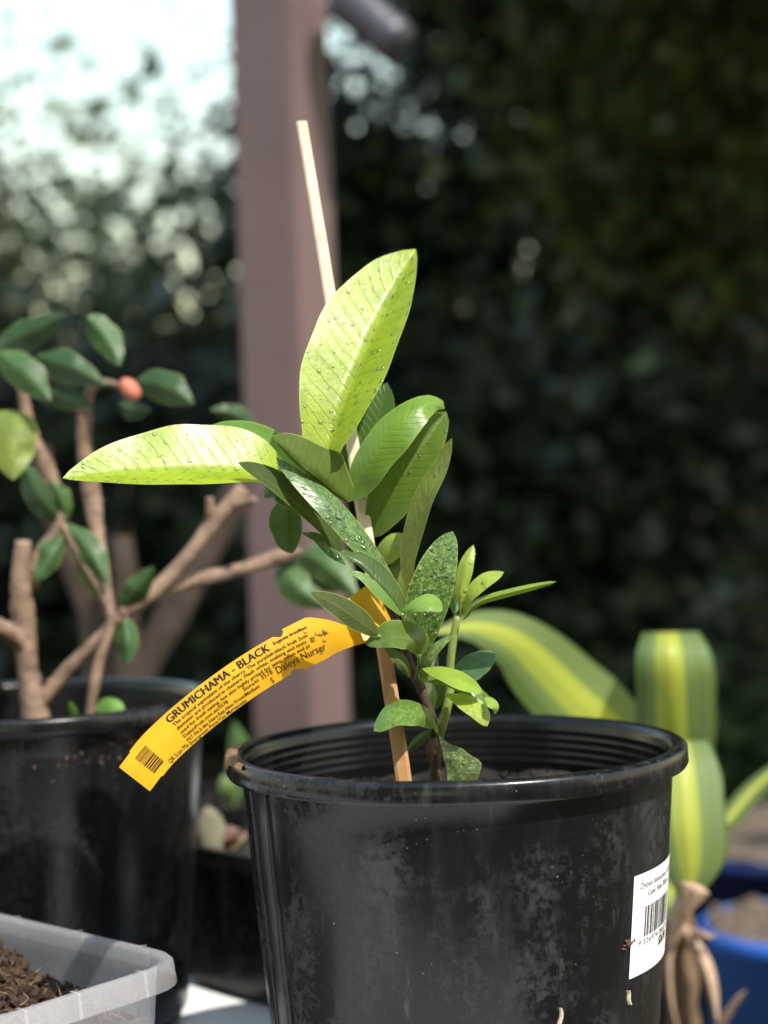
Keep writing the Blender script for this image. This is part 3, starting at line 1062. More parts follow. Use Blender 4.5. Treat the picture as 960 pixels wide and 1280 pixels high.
# leaf seen nearly from the edge
L([(514, 752, 0.722), (512, 700, 0.716), (530, 630, 0.714), (552, 585, 0.717), (565, 547, 0.722)], 16, 10, 0.013, -0.008, (0.17, 0.22, 0.05), 0.15, 0.55, 0.55, mat=M_LEAF_DULL, seed=16, drops=14, base_w=0.35)
L([(470, 706, 0.745), (484, 690, 0.740), (498, 678, 0.738), (520, 684, 0.740)], 14, 16, 0.004, -0.002, (0.26, 0.38, 0.06), 0, 0.45, 0.6, seed=17, drops=8)
L([(500, 765, 0.738), (496, 735, 0.738), (497, 712, 0.740), (502, 690, 0.744)], 12, 14, 0.003, 0.0, GU, 0, 0.45, 0.6, mat=M_LEAF_DULL, seed=18)
# speckled wet leaf
L([(523, 822, 0.722), (530, 775, 0.714), (545, 718, 0.712), (566, 664, 0.720)], 28, 27, -0.006, 0.006, (0.085, 0.19, 0.04), 0.55, 0.50, 0.6, seed=19, drops=150, n=24)
L([(503, 764, 0.700), (520, 760, 0.692), (538, 758, 0.690), (553, 764, 0.692)], 15, 6, 0.010, -0.002, (0.20, 0.34, 0.07), 0, 0.62, 0.6, seed=20)
# pale shoot leaves
L([(575, 768, 0.735), (576, 740, 0.732), (582, 708, 0.733), (592, 681, 0.737)], 9, 10, 0.004, 0.0, (0.36, 0.48, 0.09), 0, 0.6, 0.7, seed=21, drops=10)
L([(578, 768, 0.735), (588, 742, 0.730), (606, 724, 0.729), (630, 715, 0.731)], 8, 11, 0.004, -0.004, (0.36, 0.48, 0.08), 0, 0.6, 0.7, seed=22, drops=14)
L([(578, 776, 0.732), (596, 754, 0.726), (640, 740, 0.720), (696, 727, 0.717)], 5, 5, 0.010, 0.004, (0.30, 0.44, 0.07), 0, 0.45, 0.4, seed=23, drops=12)
L([(570, 775, 0.740), (566, 750, 0.742), (562, 738, 0.743), (562, 722, 0.745)], 7, 9, 0.002, 0.002, (0.14, 0.27, 0.12), 0, 0.6, 0.7, seed=41)
L([(529, 856, 0.732), (533, 828, 0.726), (548, 808, 0.725), (567, 794, 0.727)], 8, 7, 0.003, -0.002, (0.11, 0.19, 0.05), 0.5, 0.4, 0.6, seed=42)
# right side
L([(566, 852, 0.744), (580, 840, 0.744), (600, 828, 0.745), (619, 816, 0.748)], 16, 17, 0.004, -0.004, (0.075, 0.17, 0.07), 0, 0.5, 0.65, seed=24, drops=6)
L([(528, 836, 0.722), (555, 842, 0.715), (582, 853, 0.710), (603, 866, 0.711)], 10, 12, 0.008, -0.006, (0.27, 0.40, 0.055), 0, 0.55, 0.62, seed=25)
L([(534, 852, 0.726), (560, 850, 0.724), (590, 862, 0.720), (621, 886, 0.720)], 8, 11, 0.004, -0.002, (0.12, 0.20, 0.04), 0.2, 0.55, 0.6, seed=43)
L([(556, 868, 0.716), (575, 878, 0.711), (596, 892, 0.709), (609, 908, 0.711)], 16, 8, 0.006, -0.003, (0.32, 0.43, 0.06), 0.8, 0.6, 0.6, seed=26)
L([(606, 872, 0.712), (614, 878, 0.709), (619, 885, 0.709), (618, 893, 0.711)], 6, 6, 0.003, -0.002, (0.25, 0.38, 0.07), 0.3, seed=44)
L([(538, 890, 0.744), (545, 872, 0.742), (552, 858, 0.742), (560, 850, 0.744)], 10, 10, 0.003, 0, (0.12, 0.2, 0.06), 0, seed=31)
L([(534, 874, 0.746), (538, 850, 0.746), (541, 828, 0.747), (545, 812, 0.750)], 11, 10, 0.002, 0.0, (0.24, 0.28, 0.17), 0, mat=M_LEAF_DULL, seed=30)
# low leaves
L([(545, 910, 0.730), (525, 893, 0.716), (495, 890, 0.708), (467, 914, 0.705)], 18, 14, -0.008, 0.010, (0.11, 0.22, 0.035), 0.35, 0.5, 0.6, seed=27, drops=8)
L([(546, 915, 0.730), (556, 935, 0.720), (569, 957, 0.714), (580, 988, 0.712)], 30, 15, -0.004, 0.004, (0.15, 0.22, 0.08), 1.0, 0.76, 0.6, seed=28, drops=10, wave=0.5)
L([(540, 912, 0.738), (528, 922, 0.734), (517, 932, 0.732), (507, 944, 0.732)], 6, 6, 0.002, 0.004, (0.10, 0.14, 0.05), 0, mat=M_LEAF_DULL, seed=29)
L([(546, 921, 0.736), (541, 930, 0.731), (538, 942, 0.730), (539, 955, 0.731)], 7, 6, 0.002, 0.002, (0.15, 0.075, 0.055), 0, mat=M_LEAF_DULL, seed=46, label='shrivelled brown leaf')
for pts in ([(543, 905, .741), (545, 908, .735), (546, 916, .730)], [(520, 852, .741), (523, 835, .73), (524, 818, .716)], [(505, 808, .741), (508, 790, .72), (503, 768, .703)],
            [(505, 808, .741), (492, 803, .712), (473, 795, .690)], [(438, 600, .745), (425, 580, .735), (410, 562, .713)], [(440, 604, .745), (400, 608, .735), (352, 600, .728)],
            [(462, 690, .748), (462, 680, .748), (465, 670, .748)], [(478, 735, .745), (488, 735, .73), (494, 730, .712)]):
    tube_px('petiole', pts, [0.0009, 0.0008, 0.0008], M_GSTEM, plant, 6, 6)

# ================================================================== YELLOW TAG
M_TAG, t = new_mat('yellow tag plastic')
b = NB(t)
tc = b.n('ShaderNodeTexCoord').outputs['Object']
f = b.noise(tc, 60, 4, 0.6)
colr = b.ramp(f, [(0.3, (0.74, 0.36, 0.010)), (0.7, (0.80, 0.43, 0.016))])
pr = b.bsdf(Base_Color=colr, Roughness=0.42, Normal=b.bump(b.noise(tc, 120, 3, 0.6), 0.1, 0.0006))
tr = b.n('ShaderNodeBsdfTranslucent')
t.links.new(colr, tr.inputs[0])
ms = b.n('ShaderNodeMixShader')
ms.inputs[0].default_value = 0.2
t.links.new(pr.outputs[0], ms.inputs[1])
t.links.new(tr.outputs[0], ms.inputs[2])
b.out(ms.outputs[0])

tagc = [(168, 974, 0.690), (200, 934, 0.692), (248, 891, 0.695), (300, 852, 0.698), (350, 821, 0.701), (400, 796, 0.704), (432, 788, 0.706), (462, 785, 0.712)]
TAGN = 200
tq = cat_rom(tagc, TAGN)
arc = [0.0]
for i in range(1, TAGN):
    arc.append(arc[-1] + math.hypot(tq[i][0] - tq[i - 1][0], tq[i][1] - tq[i - 1][1]))
TL = arc[-1]
def tag_pt(s, v, off=0.0):
    """s pixels along the strap from its free end, v pixels across from the upper margin (52 wide)"""
    s = max(0.0, min(TL - 1e-3, s))
    i = int(np.searchsorted(arc, s)) - 1
    i = max(0, min(TAGN - 2, i))
    q = (s - arc[i]) / (arc[i + 1] - arc[i])
    p = tq[i] + (tq[i + 1] - tq[i]) * q
    j0, j1 = max(0, i - 3), min(TAGN - 1, i + 4)
    dx, dy = tq[j1][0] - tq[j0][0], tq[j1][1] - tq[j0][1]
    l = math.hypot(dx, dy)
    nx, ny = -dy / l, dx / l
    k = v - 26.0
    return W(p[0] + nx * k, p[1] + ny * k, p[2] - 0.0016 * (1 - (k / 26) ** 2) - off)
def tag_edges(s):
    lo, hi = 0.0, 52.0
    if s < 24:
        lo, hi = 1.5, 50.5
    if s > 246 and s < 258:            # notches
        lo = 5.0 * math.sin((s - 246) / 12 * math.pi)
    if s > 240 and s < 254:
        hi = 52 - 4.0 * math.sin((s - 240) / 14 * math.pi)
    if s > 258:
        lo, hi = -3.0, 55.0
    if s > 290:
        lo = -3 + (s - 290) / (TL - 290) * 40
        hi = 55 - (s - 290) / (TL - 290) * 12
    return lo, hi
V, Fc = [], []
ss = sorted(set([0, 23.9, 24.1, 257.9, 258.1, TL - 0.01] + [i * 4.0 for i in range(int(TL / 4) + 1)]))
for s in ss:
    lo, hi = tag_edges(s)
    for k in range(7):
        V.append(tag_pt(s, lo + (hi - lo) * k / 6))
for i in range(len(ss) - 1):
    for k in range(6):
        Fc.append((i * 7 + k, i * 7 + k + 1, (i + 1) * 7 + k + 1, (i + 1) * 7 + k))
tg = empty('plant_tag', W(462, 785, 0.715), 'curved yellow printed nursery tag looped round the bamboo stake', 'tag')
strap = pydata('strap', V, Fc, M_TAG, tg)
# loop round the stake
lq = [((433, 749), (455, 801), 0.704), ((444, 742), (470, 797), 0.706), ((456, 733), (482, 792), 0.711), ((464, 731), (489, 787), 0.718), ((470, 735), (492, 782), 0.728),
      ((468, 740), (489, 782), 0.738), ((458, 748), (478, 788), 0.742), ((447, 757), (466, 795), 0.737), ((440, 764), (459, 800), 0.724), ((436, 768), (457, 803), 0.712)]
V, Fc = [], []
for a, c_, D in lq:
    for k in range(6):
        q = k / 5
        V.append(W(a[0] + (c_[0] - a[0]) * q, a[1] + (c_[1] - a[1]) * q, D + 0.002 * math.sin(q * 3.1) - 0.004 * q))
for i in range(len(lq) - 1):
    for k in range(5):
        Fc.append((i * 6 + k, i * 6 + k + 1, (i + 1) * 6 + k + 1, (i + 1) * 6 + k))
pydata('strap_loop', V, Fc, M_TAG, tg)
ft = lambda s, v: tag_pt(s, v, 0.00022)
T = lambda body, s0, v0, wd, h, bold=0.0: put_text(strap, body, s0, v0, wd, h, ft, M_INK, bold)
T('GRUMICHAMA - BLACK', 79, 12.8, 154, 9.8, 0.022)
T('Eugenia brazilien:', 240, 9.5, 46, 4.0, 0.022)
T('The tropical equivalent of the cherry. The purplish-black fruit 2cm', 82, 19.5, 200, 4.3, 0.010)
T('diameter are produced in clusters. Flesh white, melting and tasty,  N   try', 82, 26.0, 222, 4.3, 0.010)
T('used for fresh eating, but also highly prized for jams, jellies and pi', 82, 32.5, 197, 4.3, 0.010)
T('DaleysFruit.com.au/3578', 82, 39.0, 72, 4.3, 0.010)
T('Store:H', 178, 39.0, 23, 4.3, 0.010)
T('3578', 205, 39.5, 17, 6.6, 0.0)
T('Daleys Nurser', 226, 43.5, 72, 9.4, 0.0)
T('F57 Ht:2-4m Harv:Sep-Nov Frost:Medium', 82, 45.5, 116, 4.3, 0.010)
T('S', 214, 50.0, 4.2, 7.0, 0.0)
T('Evergreen Pots:Yes Myrtaceae', 82, 51.0, 92, 4.3, 0.010)
T('QR Scan Me', 45, 50.0, 35, 6.0, 0.0)
V, Fc = [], []
rr = random.Random(2)
v_ = 11.0
while v_ < 42:
    th = rr.choice((0.8, 0.8, 1.5, 2.1))
    o = len(V)
    for s in (21, 26, 31, 36, 41):
        V += [ft(s, v_), ft(s, v_ + th)]
    for k in range(4):
        Fc.append((o + 2 * k, o + 2 * k + 1, o + 2 * k + 3, o + 2 * k + 2))
    v_ += th + rr.choice((0.8, 1.0, 1.4))
pydata('barcode', V, Fc, M_INK, strap, False)
DV, DF = [], []
for k in range(12):
    s, v = rr.uniform(276, 306), rr.uniform(6, 46)
    p = tag_pt(s, v)
    bead(DV, DF, p, (-p).normalized(), rr.uniform(0.0004, 0.0013))
pydata('water_droplets', DV, DF, M_WATER, strap)['kind'] = 'stuff'

# ================================================================== PRUNED CAMELLIA
cb = W(45, 905, 0.965)
cam_pl = empty('camellia', cb, 'hard pruned camellia with tan branches and dark green leaves', 'shrub')
TB = lambda pts, r, nm='branch', n=16: tube_px(nm, pts, [q * (1.0 + 0.10 * math.sin(i_ * 2.3)) for i_, q in enumerate(r)], M_BARK, cam_pl, 12, n * 2, 0.20, len(pts))
TB([(48, 935, .965), (44, 895, .965), (36, 840, .965), (29, 780, .965), (27, 720, .963), (29, 676, .960)], [.0085, .008, .0072, .007, .0062, .0052], 'trunk', 20)
TB([(34, 810, .965), (10, 790, .955), (-30, 770, .94)], [.0055, .0052, .005])
TB([(50, 878, .965), (80, 842, .965), (125, 796, .963), (150, 770, .963)], [.0048, .0042, .0040, .0040])
TB([(150, 770, .963), (190, 742, .965), (230, 700, .97), (275, 645, .975), (305, 612, .98)], [.0036, .0048, .0046, .0050, .0052])
TB([(262, 662, .974), (263, 640, .972), (262, 622, .970)], [.003, .0028, .0026], 'twig')
TB([(285, 636, .977), (300, 630, .972), (319, 625, .968)], [.0035, .003, .003], 'twig')
TB([(188, 747, .966), (235, 728, .985), (300, 712, 1.0), (352, 695, 1.01), (375, 690, 1.015)], [.004, .0042, .0048, .0048, .003])
TB([(110, 905, .955), (122, 835, .957), (138, 778, .960), (128, 740, .963), (96, 690, .968), (78, 655, .972)], [.0026, .0032, .0030, .0026, .0024, .0020], 'twig')
TB([(38, 735, .966), (52, 690, .970), (75, 650, .975), (62, 590, .98), (40, 545, .985), (25, 470, .985)], [.0045, .004, .004, .0045, .0042, .003])
TB([(118, 640, 1.00), (112, 600, 1.00), (106, 560, 1.00), (106, 520, 1.00)], [.0052, .0055, .0052, .0050])
TB([(138, 770, .963), (128, 720, .975), (122, 670, .99), (116, 625, 1.00)], [.0035, .0045, .005, .0055])
TB([(105, 525, 1.00), (112, 490, 1.0), (130, 478, 1.0), (158, 486, 1.0)], [.004, .003, .0025, .002], 'twig')
TB([(106, 522, 1.0), (85, 490, .99), (60, 470, .985), (36, 462, .985)], [.0035, .0025, .002, .002], 'twig')
bare = empty('bare_shrub', (W(190, 1000, 1.62).x, 1.62, GZ), 'leafless shrub of thick dull brown stems behind the camellia', 'shrub')
M_BARK2 = simple('dull brown bark', (0.04, 0.027, 0.020), 0.85, 0.2, 60, 0.4, 0.002)
for pts, r_ in (([(150, 1910, 1.62), (158, 1100, 1.6), (165, 870, 1.58), (200, 800, 1.58), (240, 720, 1.6), (290, 630, 1.62), (310, 575, 1.64)], [.022, .018, .017, .016, .016, .015, .012]),
                ([(160, 1910, 1.6), (158, 1000, 1.5), (158, 760, 1.5), (152, 670, 1.5)], [.018, .014, .012, .010]),
                ([(140, 1910, 1.62), (120, 1000, 1.56), (118, 780, 1.55), (70, 660, 1.55), (50, 560, 1.56)], [.018, .015, .013, .011, .009])):
    tube_px('stem', pts, r_, M_BARK2, bare, 10, 20, 0.15, 4)
LC_ = lambda mid, wl, wr, col, **k: leaf(cam_pl, mid, wl, wr, k.pop('dl', .006), k.pop('dr', .006), col, mat=M_CAM, e=0.80, n=16, wave=0.3, **k)
C1, C2, C3 = (0.032, 0.072, 0.026), (0.046, 0.10, 0.032), (0.070, 0.135, 0.045)
LC_([(-6, 438, .985), (30, 420, .975), (82, 392, .965)], 19, 20, C1, seed=50)
LC_([(106, 394, .975), (132, 422, .97), (150, 458, .965)], 20, 18, C2, seed=51)
LC_([(-4, 440, .965), (28, 465, .955), (64, 502, .95)], 22, 20, C2, seed=52)
LC_([(44, 446, .98), (86, 458, .97), (133, 482, .965)], 18, 20, C1, seed=53)
LC_([(34, 468, .99), (72, 492, .98), (116, 508, .975)], 18, 18, C1, seed=54)
LC_([(170, 476, .98), (205, 482, .965), (243, 506, .96)], 20, 22, C1, seed=55)
LC_([(150, 505, .99), (165, 512, .985), (190, 512, .98)], 9, 12, C1, seed=69)
LC_([(-14, 520, .97), (10, 545, .96), (16, 600, .955)], 34, 30, (0.14, 0.19, 0.03), seed=56, mot=0.3, label='yellowing camellia leaf')
LC_([(76, 652, .975), (52, 625, .962), (27, 578, .958)], 18, 17, C1, seed=57)
LC_([(80, 652, .975), (76, 625, .968), (62, 600, .965)], 12, 14, C3, seed=58)
LC_([(80, 664, .972), (66, 692, .960), (44, 728, .955)], 14, 17, C2, seed=59)
LC_([(81, 655, .972), (112, 690, .960), (136, 732, .955)], 18, 15, C2, seed=60)
LC_([(97, 690, .978), (118, 722, .970), (134, 757, .968)], 14, 16, (0.10, 0.15, 0.035), seed=61)
LC_([(152, 764, .963), (170, 738, .952), (193, 708, .948)], 16, 16, C2, seed=62)
LC_([(154, 768, .962), (158, 798, .952), (157, 832, .950)], 15, 14, C2, seed=63)
LC_([(372, 694, 1.02), (405, 705, 1.005), (448, 746, .995)], 24, 20, C3, seed=64)
LC_([(352, 700, 1.02), (370, 732, 1.005), (408, 760, 1.0)], 20, 22, C3, seed=65)
LC_([(365, 700, 1.04), (395, 715, 1.035), (425, 740, 1.03)], 24, 22, C1, seed=66)
LC_([(318, 545, 1.0), (295, 520, .99), (262, 512, .985)], 12, 14, C1, seed=67)
LC_([(310, 590, 1.0), (300, 560, .99), (270, 545, .985)], 14, 14, C1, seed=68)
# flower bud
V, Fc = [], []
bc = W(162, 487, 1.0)
for j in range(9):
    th = math.pi * j / 8
    for k in range(12):
        a = 2 * math.pi * k / 12
        r = 0.0062 * math.sin(th) * (1 + 0.08 * math.cos(3 * a))
        V.append(bc + Vector((r * math.cos(a) - 0.0075 * math.cos(th) * 0.3, r * math.sin(a), 0.0075 * math.cos(th))))
for j in range(8):
    for k in range(12):
        k2 = (k + 1) % 12
        Fc.append((j * 12 + k, j * 12 + k2, (j + 1) * 12 + k2, (j + 1) * 12 + k))
M_BUD = simple('salmon bud', (0.50, 0.16, 0.10), 0.6, 0.3, 200, 0.3)
pydata('flower_bud', V, Fc, M_BUD, cam_pl)['label'] = 'salmon pink flower bud'
# weed seedlings in the left pot
wd = empty('weed_seedling', W(140, 905, .93), 'tiny round leaved weed sprouting at the foot of the camellia', 'weed')
leaf(wd, [(120, 886, .93), (138, 882, .925), (156, 886, .925)], 10, 11, .004, -.002, (0.10, 0.22, 0.03), mat=M_CAM, e=.5, seed=70, n=10)
tube_px('stem', [(136, 925, .935), (130, 905, .933), (120, 886, .93)], [.0008, .0007, .0006], M_GSTEM, wd, 6, 6)
wd = empty('weed_seedling', W(92, 905, .93), 'tiny narrow leaved weed sprouting beside the camellia trunk', 'weed')
leaf(wd, [(97, 905, .93), (92, 892, .926), (86, 876, .925)], 5, 6, .002, 0, (0.09, 0.20, 0.03), mat=M_CAM, e=.7, seed=71, n=8)
tube_px('stem', [(98, 925, .932), (98, 915, .931), (97, 904, .93)], [.0008, .0007, .0006], M_GSTEM, wd, 6, 5)
# mud on the left pot
V, Fc = [], []
rr = random.Random(9)
for k in range(150):
    an = -math.pi / 2 + rr.gauss(0.42, 0.22)
    dz = 0.0135 + abs(rr.gauss(0, 0.007))
    r = 0.112 - 0.0072 - dz * 0.077 + 0.0004
    crumb(V, Fc, Vector((LC.x + r * math.cos(an), LC.y + r * math.sin(an), LC.z - dz)), rr.uniform(0.0005, 0.0019), rr)
pydata('mud_crumb', V, Fc, M_MUD2, left_pot)['kind'] = 'stuff'

# ================================================================== STRIPED CORN PLANT
dr_base = W(850, 1600, 1.16)
corn = empty('corn_plant', (dr_base.x, dr_base.y, GZ), 'striped green and yellow corn plant on a cane behind the black pot', 'plant')
M_CANE = simple('ringed cane', (0.15, 0.10, 0.06), 0.8, 0.2, 40, 0.4, 0.003)
M_HUSK = simple('dry husk', (0.38, 0.26, 0.185), 0.8, 0.2, 60, 0.35, 0.001)
P, R = [], []
top, bot = W(842, 1070, 1.16), Vector((W(858, 1280, 1.16).x + 0.01, 1.16, GZ + 0.05))
for i in range(70):
    q = i / 69
    P.append(bot.lerp(top, q))
    R.append(0.0130 + 0.0014 * math.sin(i * 1.9))
V, Fc = tube_data(P, R, 12)
pydata('cane', V, Fc, M_CANE, corn)
D_ = lambda mid, wl, wr, dl, dr, **k: leaf(corn, mid, wl, wr, dl, dr, (1, 1, 1), mat=M_CORN, n=30, nc=6, **k)
D_([(850, 1040, 1.15), (790, 935, 1.13), (715, 860, 1.10), (650, 800, 1.06), (598, 782, 1.03), (560, 786, 1.01), (536, 792, 1.0)], 58, 44, -.012, .016, seed=80, wave=0.22,
   wide=[(0, .25), (.2, .6), (.42, 1), (.6, .98), (.72, .72), (.82, .52), (.9, .28), (1, 0)])
D_([(852, 1050, 1.15), (848, 980, 1.12), (843, 900, 1.09), (840, 835, 1.075), (838, 800, 1.085), (837, 789, 1.11), (836, 787, 1.15), (836, 800, 1.20), (835, 850, 1.24)], 48, 54, .010, .020, seed=81, wave=0.30, perp=(-1.0, 0.02),
   wide=[(0, .3), (.2, .75), (.4, 1), (.6, 1), (.68, .95), (.8, .75), (1, 0)])
D_([(852, 1045, 1.15), (850, 985, 1.10), (850, 942, 1.07), (851, 926, 1.05), (856, 958, 1.03), (862, 1030, 1.015), (864, 1085, 1.015), (862, 1125, 1.02)], 52, 50, .004, .014, seed=82, wave=0.2, perp=(-1.0, 0.05),
   wide=[(0, .3), (.2, .55), (.36, .62), (.44, .72), (.52, .98), (.78, .96), (.9, .66), (1, .15)])
D_([(862, 1060, 1.15), (905, 1030, 1.16), (945, 985, 1.18), (1010, 930, 1.2)], 14, 14, .01, .008, seed=83)
D_([(846, 1060, 1.16), (838, 1100, 1.14), (840, 1140, 1.12), (850, 1170, 1.12)], 16, 18, .004, .006, seed=84)
H_ = lambda mid, wl, wr, **k: leaf(corn, mid, wl, wr, .004, .008, (0.5, 0.33, 0.2), mat=M_HUSK, name='dry_leaf', **k)
H_([(838, 1106, 1.006), (856, 1104, 1.003), (872, 1110, 1.002), (888, 1118, 1.006)], 4, 34, seed=85, wave=0.5, e=1.0, tm=0.70, label='dry brown tip of the hanging leaf')
H_([(845, 1105, 1.06), (852, 1130, 1.05), (846, 1165, 1.05), (836, 1195, 1.06)], 8, 14, seed=86, wave=0.4)
H_([(850, 1150, 1.15), (862, 1175, 1.135), (882, 1215, 1.125), (898, 1285, 1.12)], 12, 7, seed=87, wave=0.3)
H_([(848, 1155, 1.15), (836, 1200, 1.14), (838, 1250, 1.14), (850, 1300, 1.15)], 5, 5, seed=88, wave=0.3)
H_([(845, 1165, 1.16), (870, 1168, 1.13), (885, 1172, 1.12), (896, 1170, 1.12)], 8, 6, seed=89, wave=0.3)
H_([(868, 1330, 1.15), (895, 1290, 1.12), (918, 1255, 1.11), (934, 1236, 1.105)], 6, 6, seed=90, e=0.4)
cpot = W(858, 1280, 1.16)
cp = empty('planter', (cpot.x + 0.01, 1.16, GZ), 'dark round planter on the ground under the corn plant', 'plant pot')
lathe('wall', [(0.0, 0.0), (0.11, 0.0), (0.14, 0.22), (0.15, 0.22), (0.15, 0.24), (0.138, 0.24), (0.132, 0.20), (0.0, 0.20)], (cpot.x + 0.01, 1.16, GZ), M_POT2, cp, 48)

# ================================================================== BLUE TUB
M_BLUE = simple('blue plastic', (0.03, 0.12, 0.50), 0.6, 0.25, 6, 0.12)
tz = W(900, 1190, 1.80).z
def tub_at(name, label, x, y, z, R_, mat, slab, sd):
    t_ = empty(name, (x, y, GZ), label, 'tub')
    lathe('wall', [(0.0, GZ - z), (R_ * 0.86, GZ - z), (R_ * 0.95, -0.02), (R_, -0.018), (R_, 0.0), (R_ * 0.97, 0.003), (R_ * 0.93, -0.004), (R_ * 0.9, -0.09), (0.0, -0.09)], (x, y, z), mat, t_, 72)
    soil('tub_earth', slab, Vector((x, y, z)), R_ * 0.915, -0.004, M_EARTH, sd, 0.014)
M_EARTH = soil_mat('pale earth', (0.13, 0.10, 0.075), (0.28, 0.22, 0.17))
M_BLUE_SHADE = simple('shade-tinted blue plastic', (0.006, 0.016, 0.085), 0.55, 0.25, 6, 0.12)  # blue plastic; the far tub's shade is put into this darker colour
tub_at('blue_tub', 'bright blue plastic tub of earth standing on the ground behind the corn plant', 0.475, 1.905, tz, 0.112, M_BLUE, 'pale brown earth filling the bright blue tub', 6)
tub_at('blue_tub', 'dark shade-tinted blue plastic tub standing behind the bright blue tub', 0.66, 2.75, W(940, 1085, 2.5).z, 0.26, M_BLUE_SHADE, 'brown earth filling the shade-tinted blue tub', 7)

# ================================================================== THINGS BETWEEN THE POTS
def square_pot(name, label, px, py, D, half, H, rot, mat):
    c = W(px, py, D)
    root = empty(name, (c.x, c.y, c.z - H), label, 'plant pot')
    prof_s = [(half * 0.8, -H), (half * 0.96, -0.012), (half, -0.012), (half, 0.0), (half * 0.93, 0.0), (half * 0.90, -0.02), (half * 0.82, -H + 0.004), (0.0, -H + 0.004)]
    V, Fc = [], []
    cs = ((1, 1), (-1, 1), (-1, -1), (1, -1))
    for r, z in prof_s:
        for k in range(4):
            for q in range(4):
                a = rot + math.pi / 2 * k + (q - 1.5) / 1.5 * 0.62
                # squircle
                x, y = math.cos(a - rot), math.sin(a - rot)
                m_ = (abs(x) ** 9 + abs(y) ** 9) ** (1 / 9)
                V.append((c.x + r / m_ * (x * math.cos(rot) - y * math.sin(rot)), c.y + r / m_ * (x * math.sin(rot) + y * math.cos(rot)), c.z + z))
    nr = 16
    for i in range(len(prof_s) - 1):
        for k in range(nr):
            k2 = (k + 1) % nr
            Fc.append((i * nr + k, i * nr + k2, (i + 1) * nr + k2, (i + 1) * nr + k))
    pydata('wall', V, Fc, mat, root, False)
    return root, c
_, qa = square_pot('square_pot', 'black square pot standing behind the gap between the round pots', 280, 992, 1.25, 0.066, W(280, 992, 1.25).z - TZ, rad(12), M_POT2)
def crate(name, label, corner, along, deep, la, ld, ztop, mat):
    root = empty(name, (corner.x, corner.y, TZ), label, 'crate')
    H = ztop - TZ
    rings = [(0.004, -H + 0.001), (0.0, -H + 0.006), (-0.002, -0.012), (-0.005, -0.011), (-0.005, 0.0), (0.0, 0.0), (0.003, -0.004), (0.004, -H + 0.006)]
    V, Fc = [], []
    for ins, z in rings:
        for a, d in ((ins, ins), (la - ins, ins), (la - ins, ld - ins), (ins, ld - ins)):
            q = corner + along * a + deep * d
            V.append(Vector((q.x, q.y, ztop + z)))
    for i_ in range(len(rings) - 1):
        for k in range(4):
            k2 = (k + 1) % 4
            Fc.append((i_ * 4 + k, i_ * 4 + k2, (i_ + 1) * 4 + k2, (i_ + 1) * 4 + k))
    n0 = (len(rings) - 1) * 4
    Fc += [(0, 3, 2, 1), (n0, n0 + 1, n0 + 2, n0 + 3)]
    pydata('wall', V, Fc, mat, root, False)
    V, Fc = [], []
    for a in range(25):
        for d in range(21):
            q = corner + along * (0.004 + (la - 0.008) * a / 24) + deep * (0.004 + (ld - 0.008) * d / 20)
            V.append(Vector((q.x, q.y, ztop - 0.008 + 0.007 * mnoise.noise(Vector((q.x * 60, q.y * 60, 3))))))
    for a in range(24):
        for d in range(20):
            Fc.append((a * 21 + d, a * 21 + d + 1, (a + 1) * 21 + d + 1, (a + 1) * 21 + d))
    tag(pydata('crate_soil', V, Fc, M_SOIL), 'dark earth filling the low black crate', 'soil', kind='stuff')
    return root
crate('black_crate', 'low black plastic crate of earth in the gap between the two big round pots', Vector((-0.136, 1.028, 0)), Vector((0.707, -0.707, 0)), Vector((0.707, 0.707, 0)), 0.188, 0.145, W(290, 1068, 0.985).z, M_POT2)
bm = bmesh.new()
bmesh.ops.create_icosphere(bm, subdivisions=3, radius=0.014)
for v in bm.verts:
    v.co = Vector((v.co.x * 0.8, v.co.y * 0.8, v.co.z * 1.5)) * (1 + 0.25 * mnoise.noise(v.co * 60))
    v.co += W(264, 1048, 1.035)
M_STONE = simple('tan stone', (0.16, 0.15, 0.10), 0.8, 0.3, 40, 0.3)
tag(bm_obj('stone', bm, M_STONE, None, True), 'tan upright stone standing on the earth of the low black crate', 'stone')
for k, (pts, wl, wr, cc, lb_) in enumerate((
        ([(268, 1052, 1.04), (284, 1040, 1.03), (300, 1036, 1.03)], 8, 9, (0.26, 0.13, 0.12), 'curled pinkish fallen leaf on the low black crate'),
        ([(284, 1060, 1.03), (298, 1048, 1.02), (312, 1044, 1.02)], 9, 7, (0.20, 0.10, 0.08), 'dark reddish fallen leaf on the low black crate'),
        ([(290, 1062, 1.02), (298, 1054, 1.015), (305, 1046, 1.015)], 4, 4, (0.36, 0.36, 0.12), 'small yellowish fallen leaf on the low black crate'))):
    lv = leaf(None, pts, wl, wr, .010, -.008, cc, mat=M_CAM, name='fallen_leaf', seed=91 + k, wave=.9, n=12)
    tag(lv, lb_, 'leaf')
lv = empty('weed_seedling', W(290, 1010, 1.24), 'pale green weed growing in the black square pot', 'weed')
leaf(lv, [(292, 1004, 1.24), (284, 984, 1.235), (278, 968, 1.24)], 11, 13, .004, 0, (0.20, 0.28, 0.10), mat=M_CAM, seed=93, n=10)
leaf(lv, [(294, 1004, 1.25), (300, 950, 1.255), (292, 900, 1.26)], 16, 18, .004, .004, (0.05, 0.11, 0.03), mat=M_CAM, seed=94, n=12)
tube_px('stem', [(296, 1030, 1.245), (294, 1012, 1.243), (293, 1000, 1.242)], [.001, .001, .001], M_GSTEM, lv, 6, 5)
soil('square_pot_soil', 'dark earth filling the black square pot', qa, 0.056, 0.012, M_SOIL, 12, 0.006)

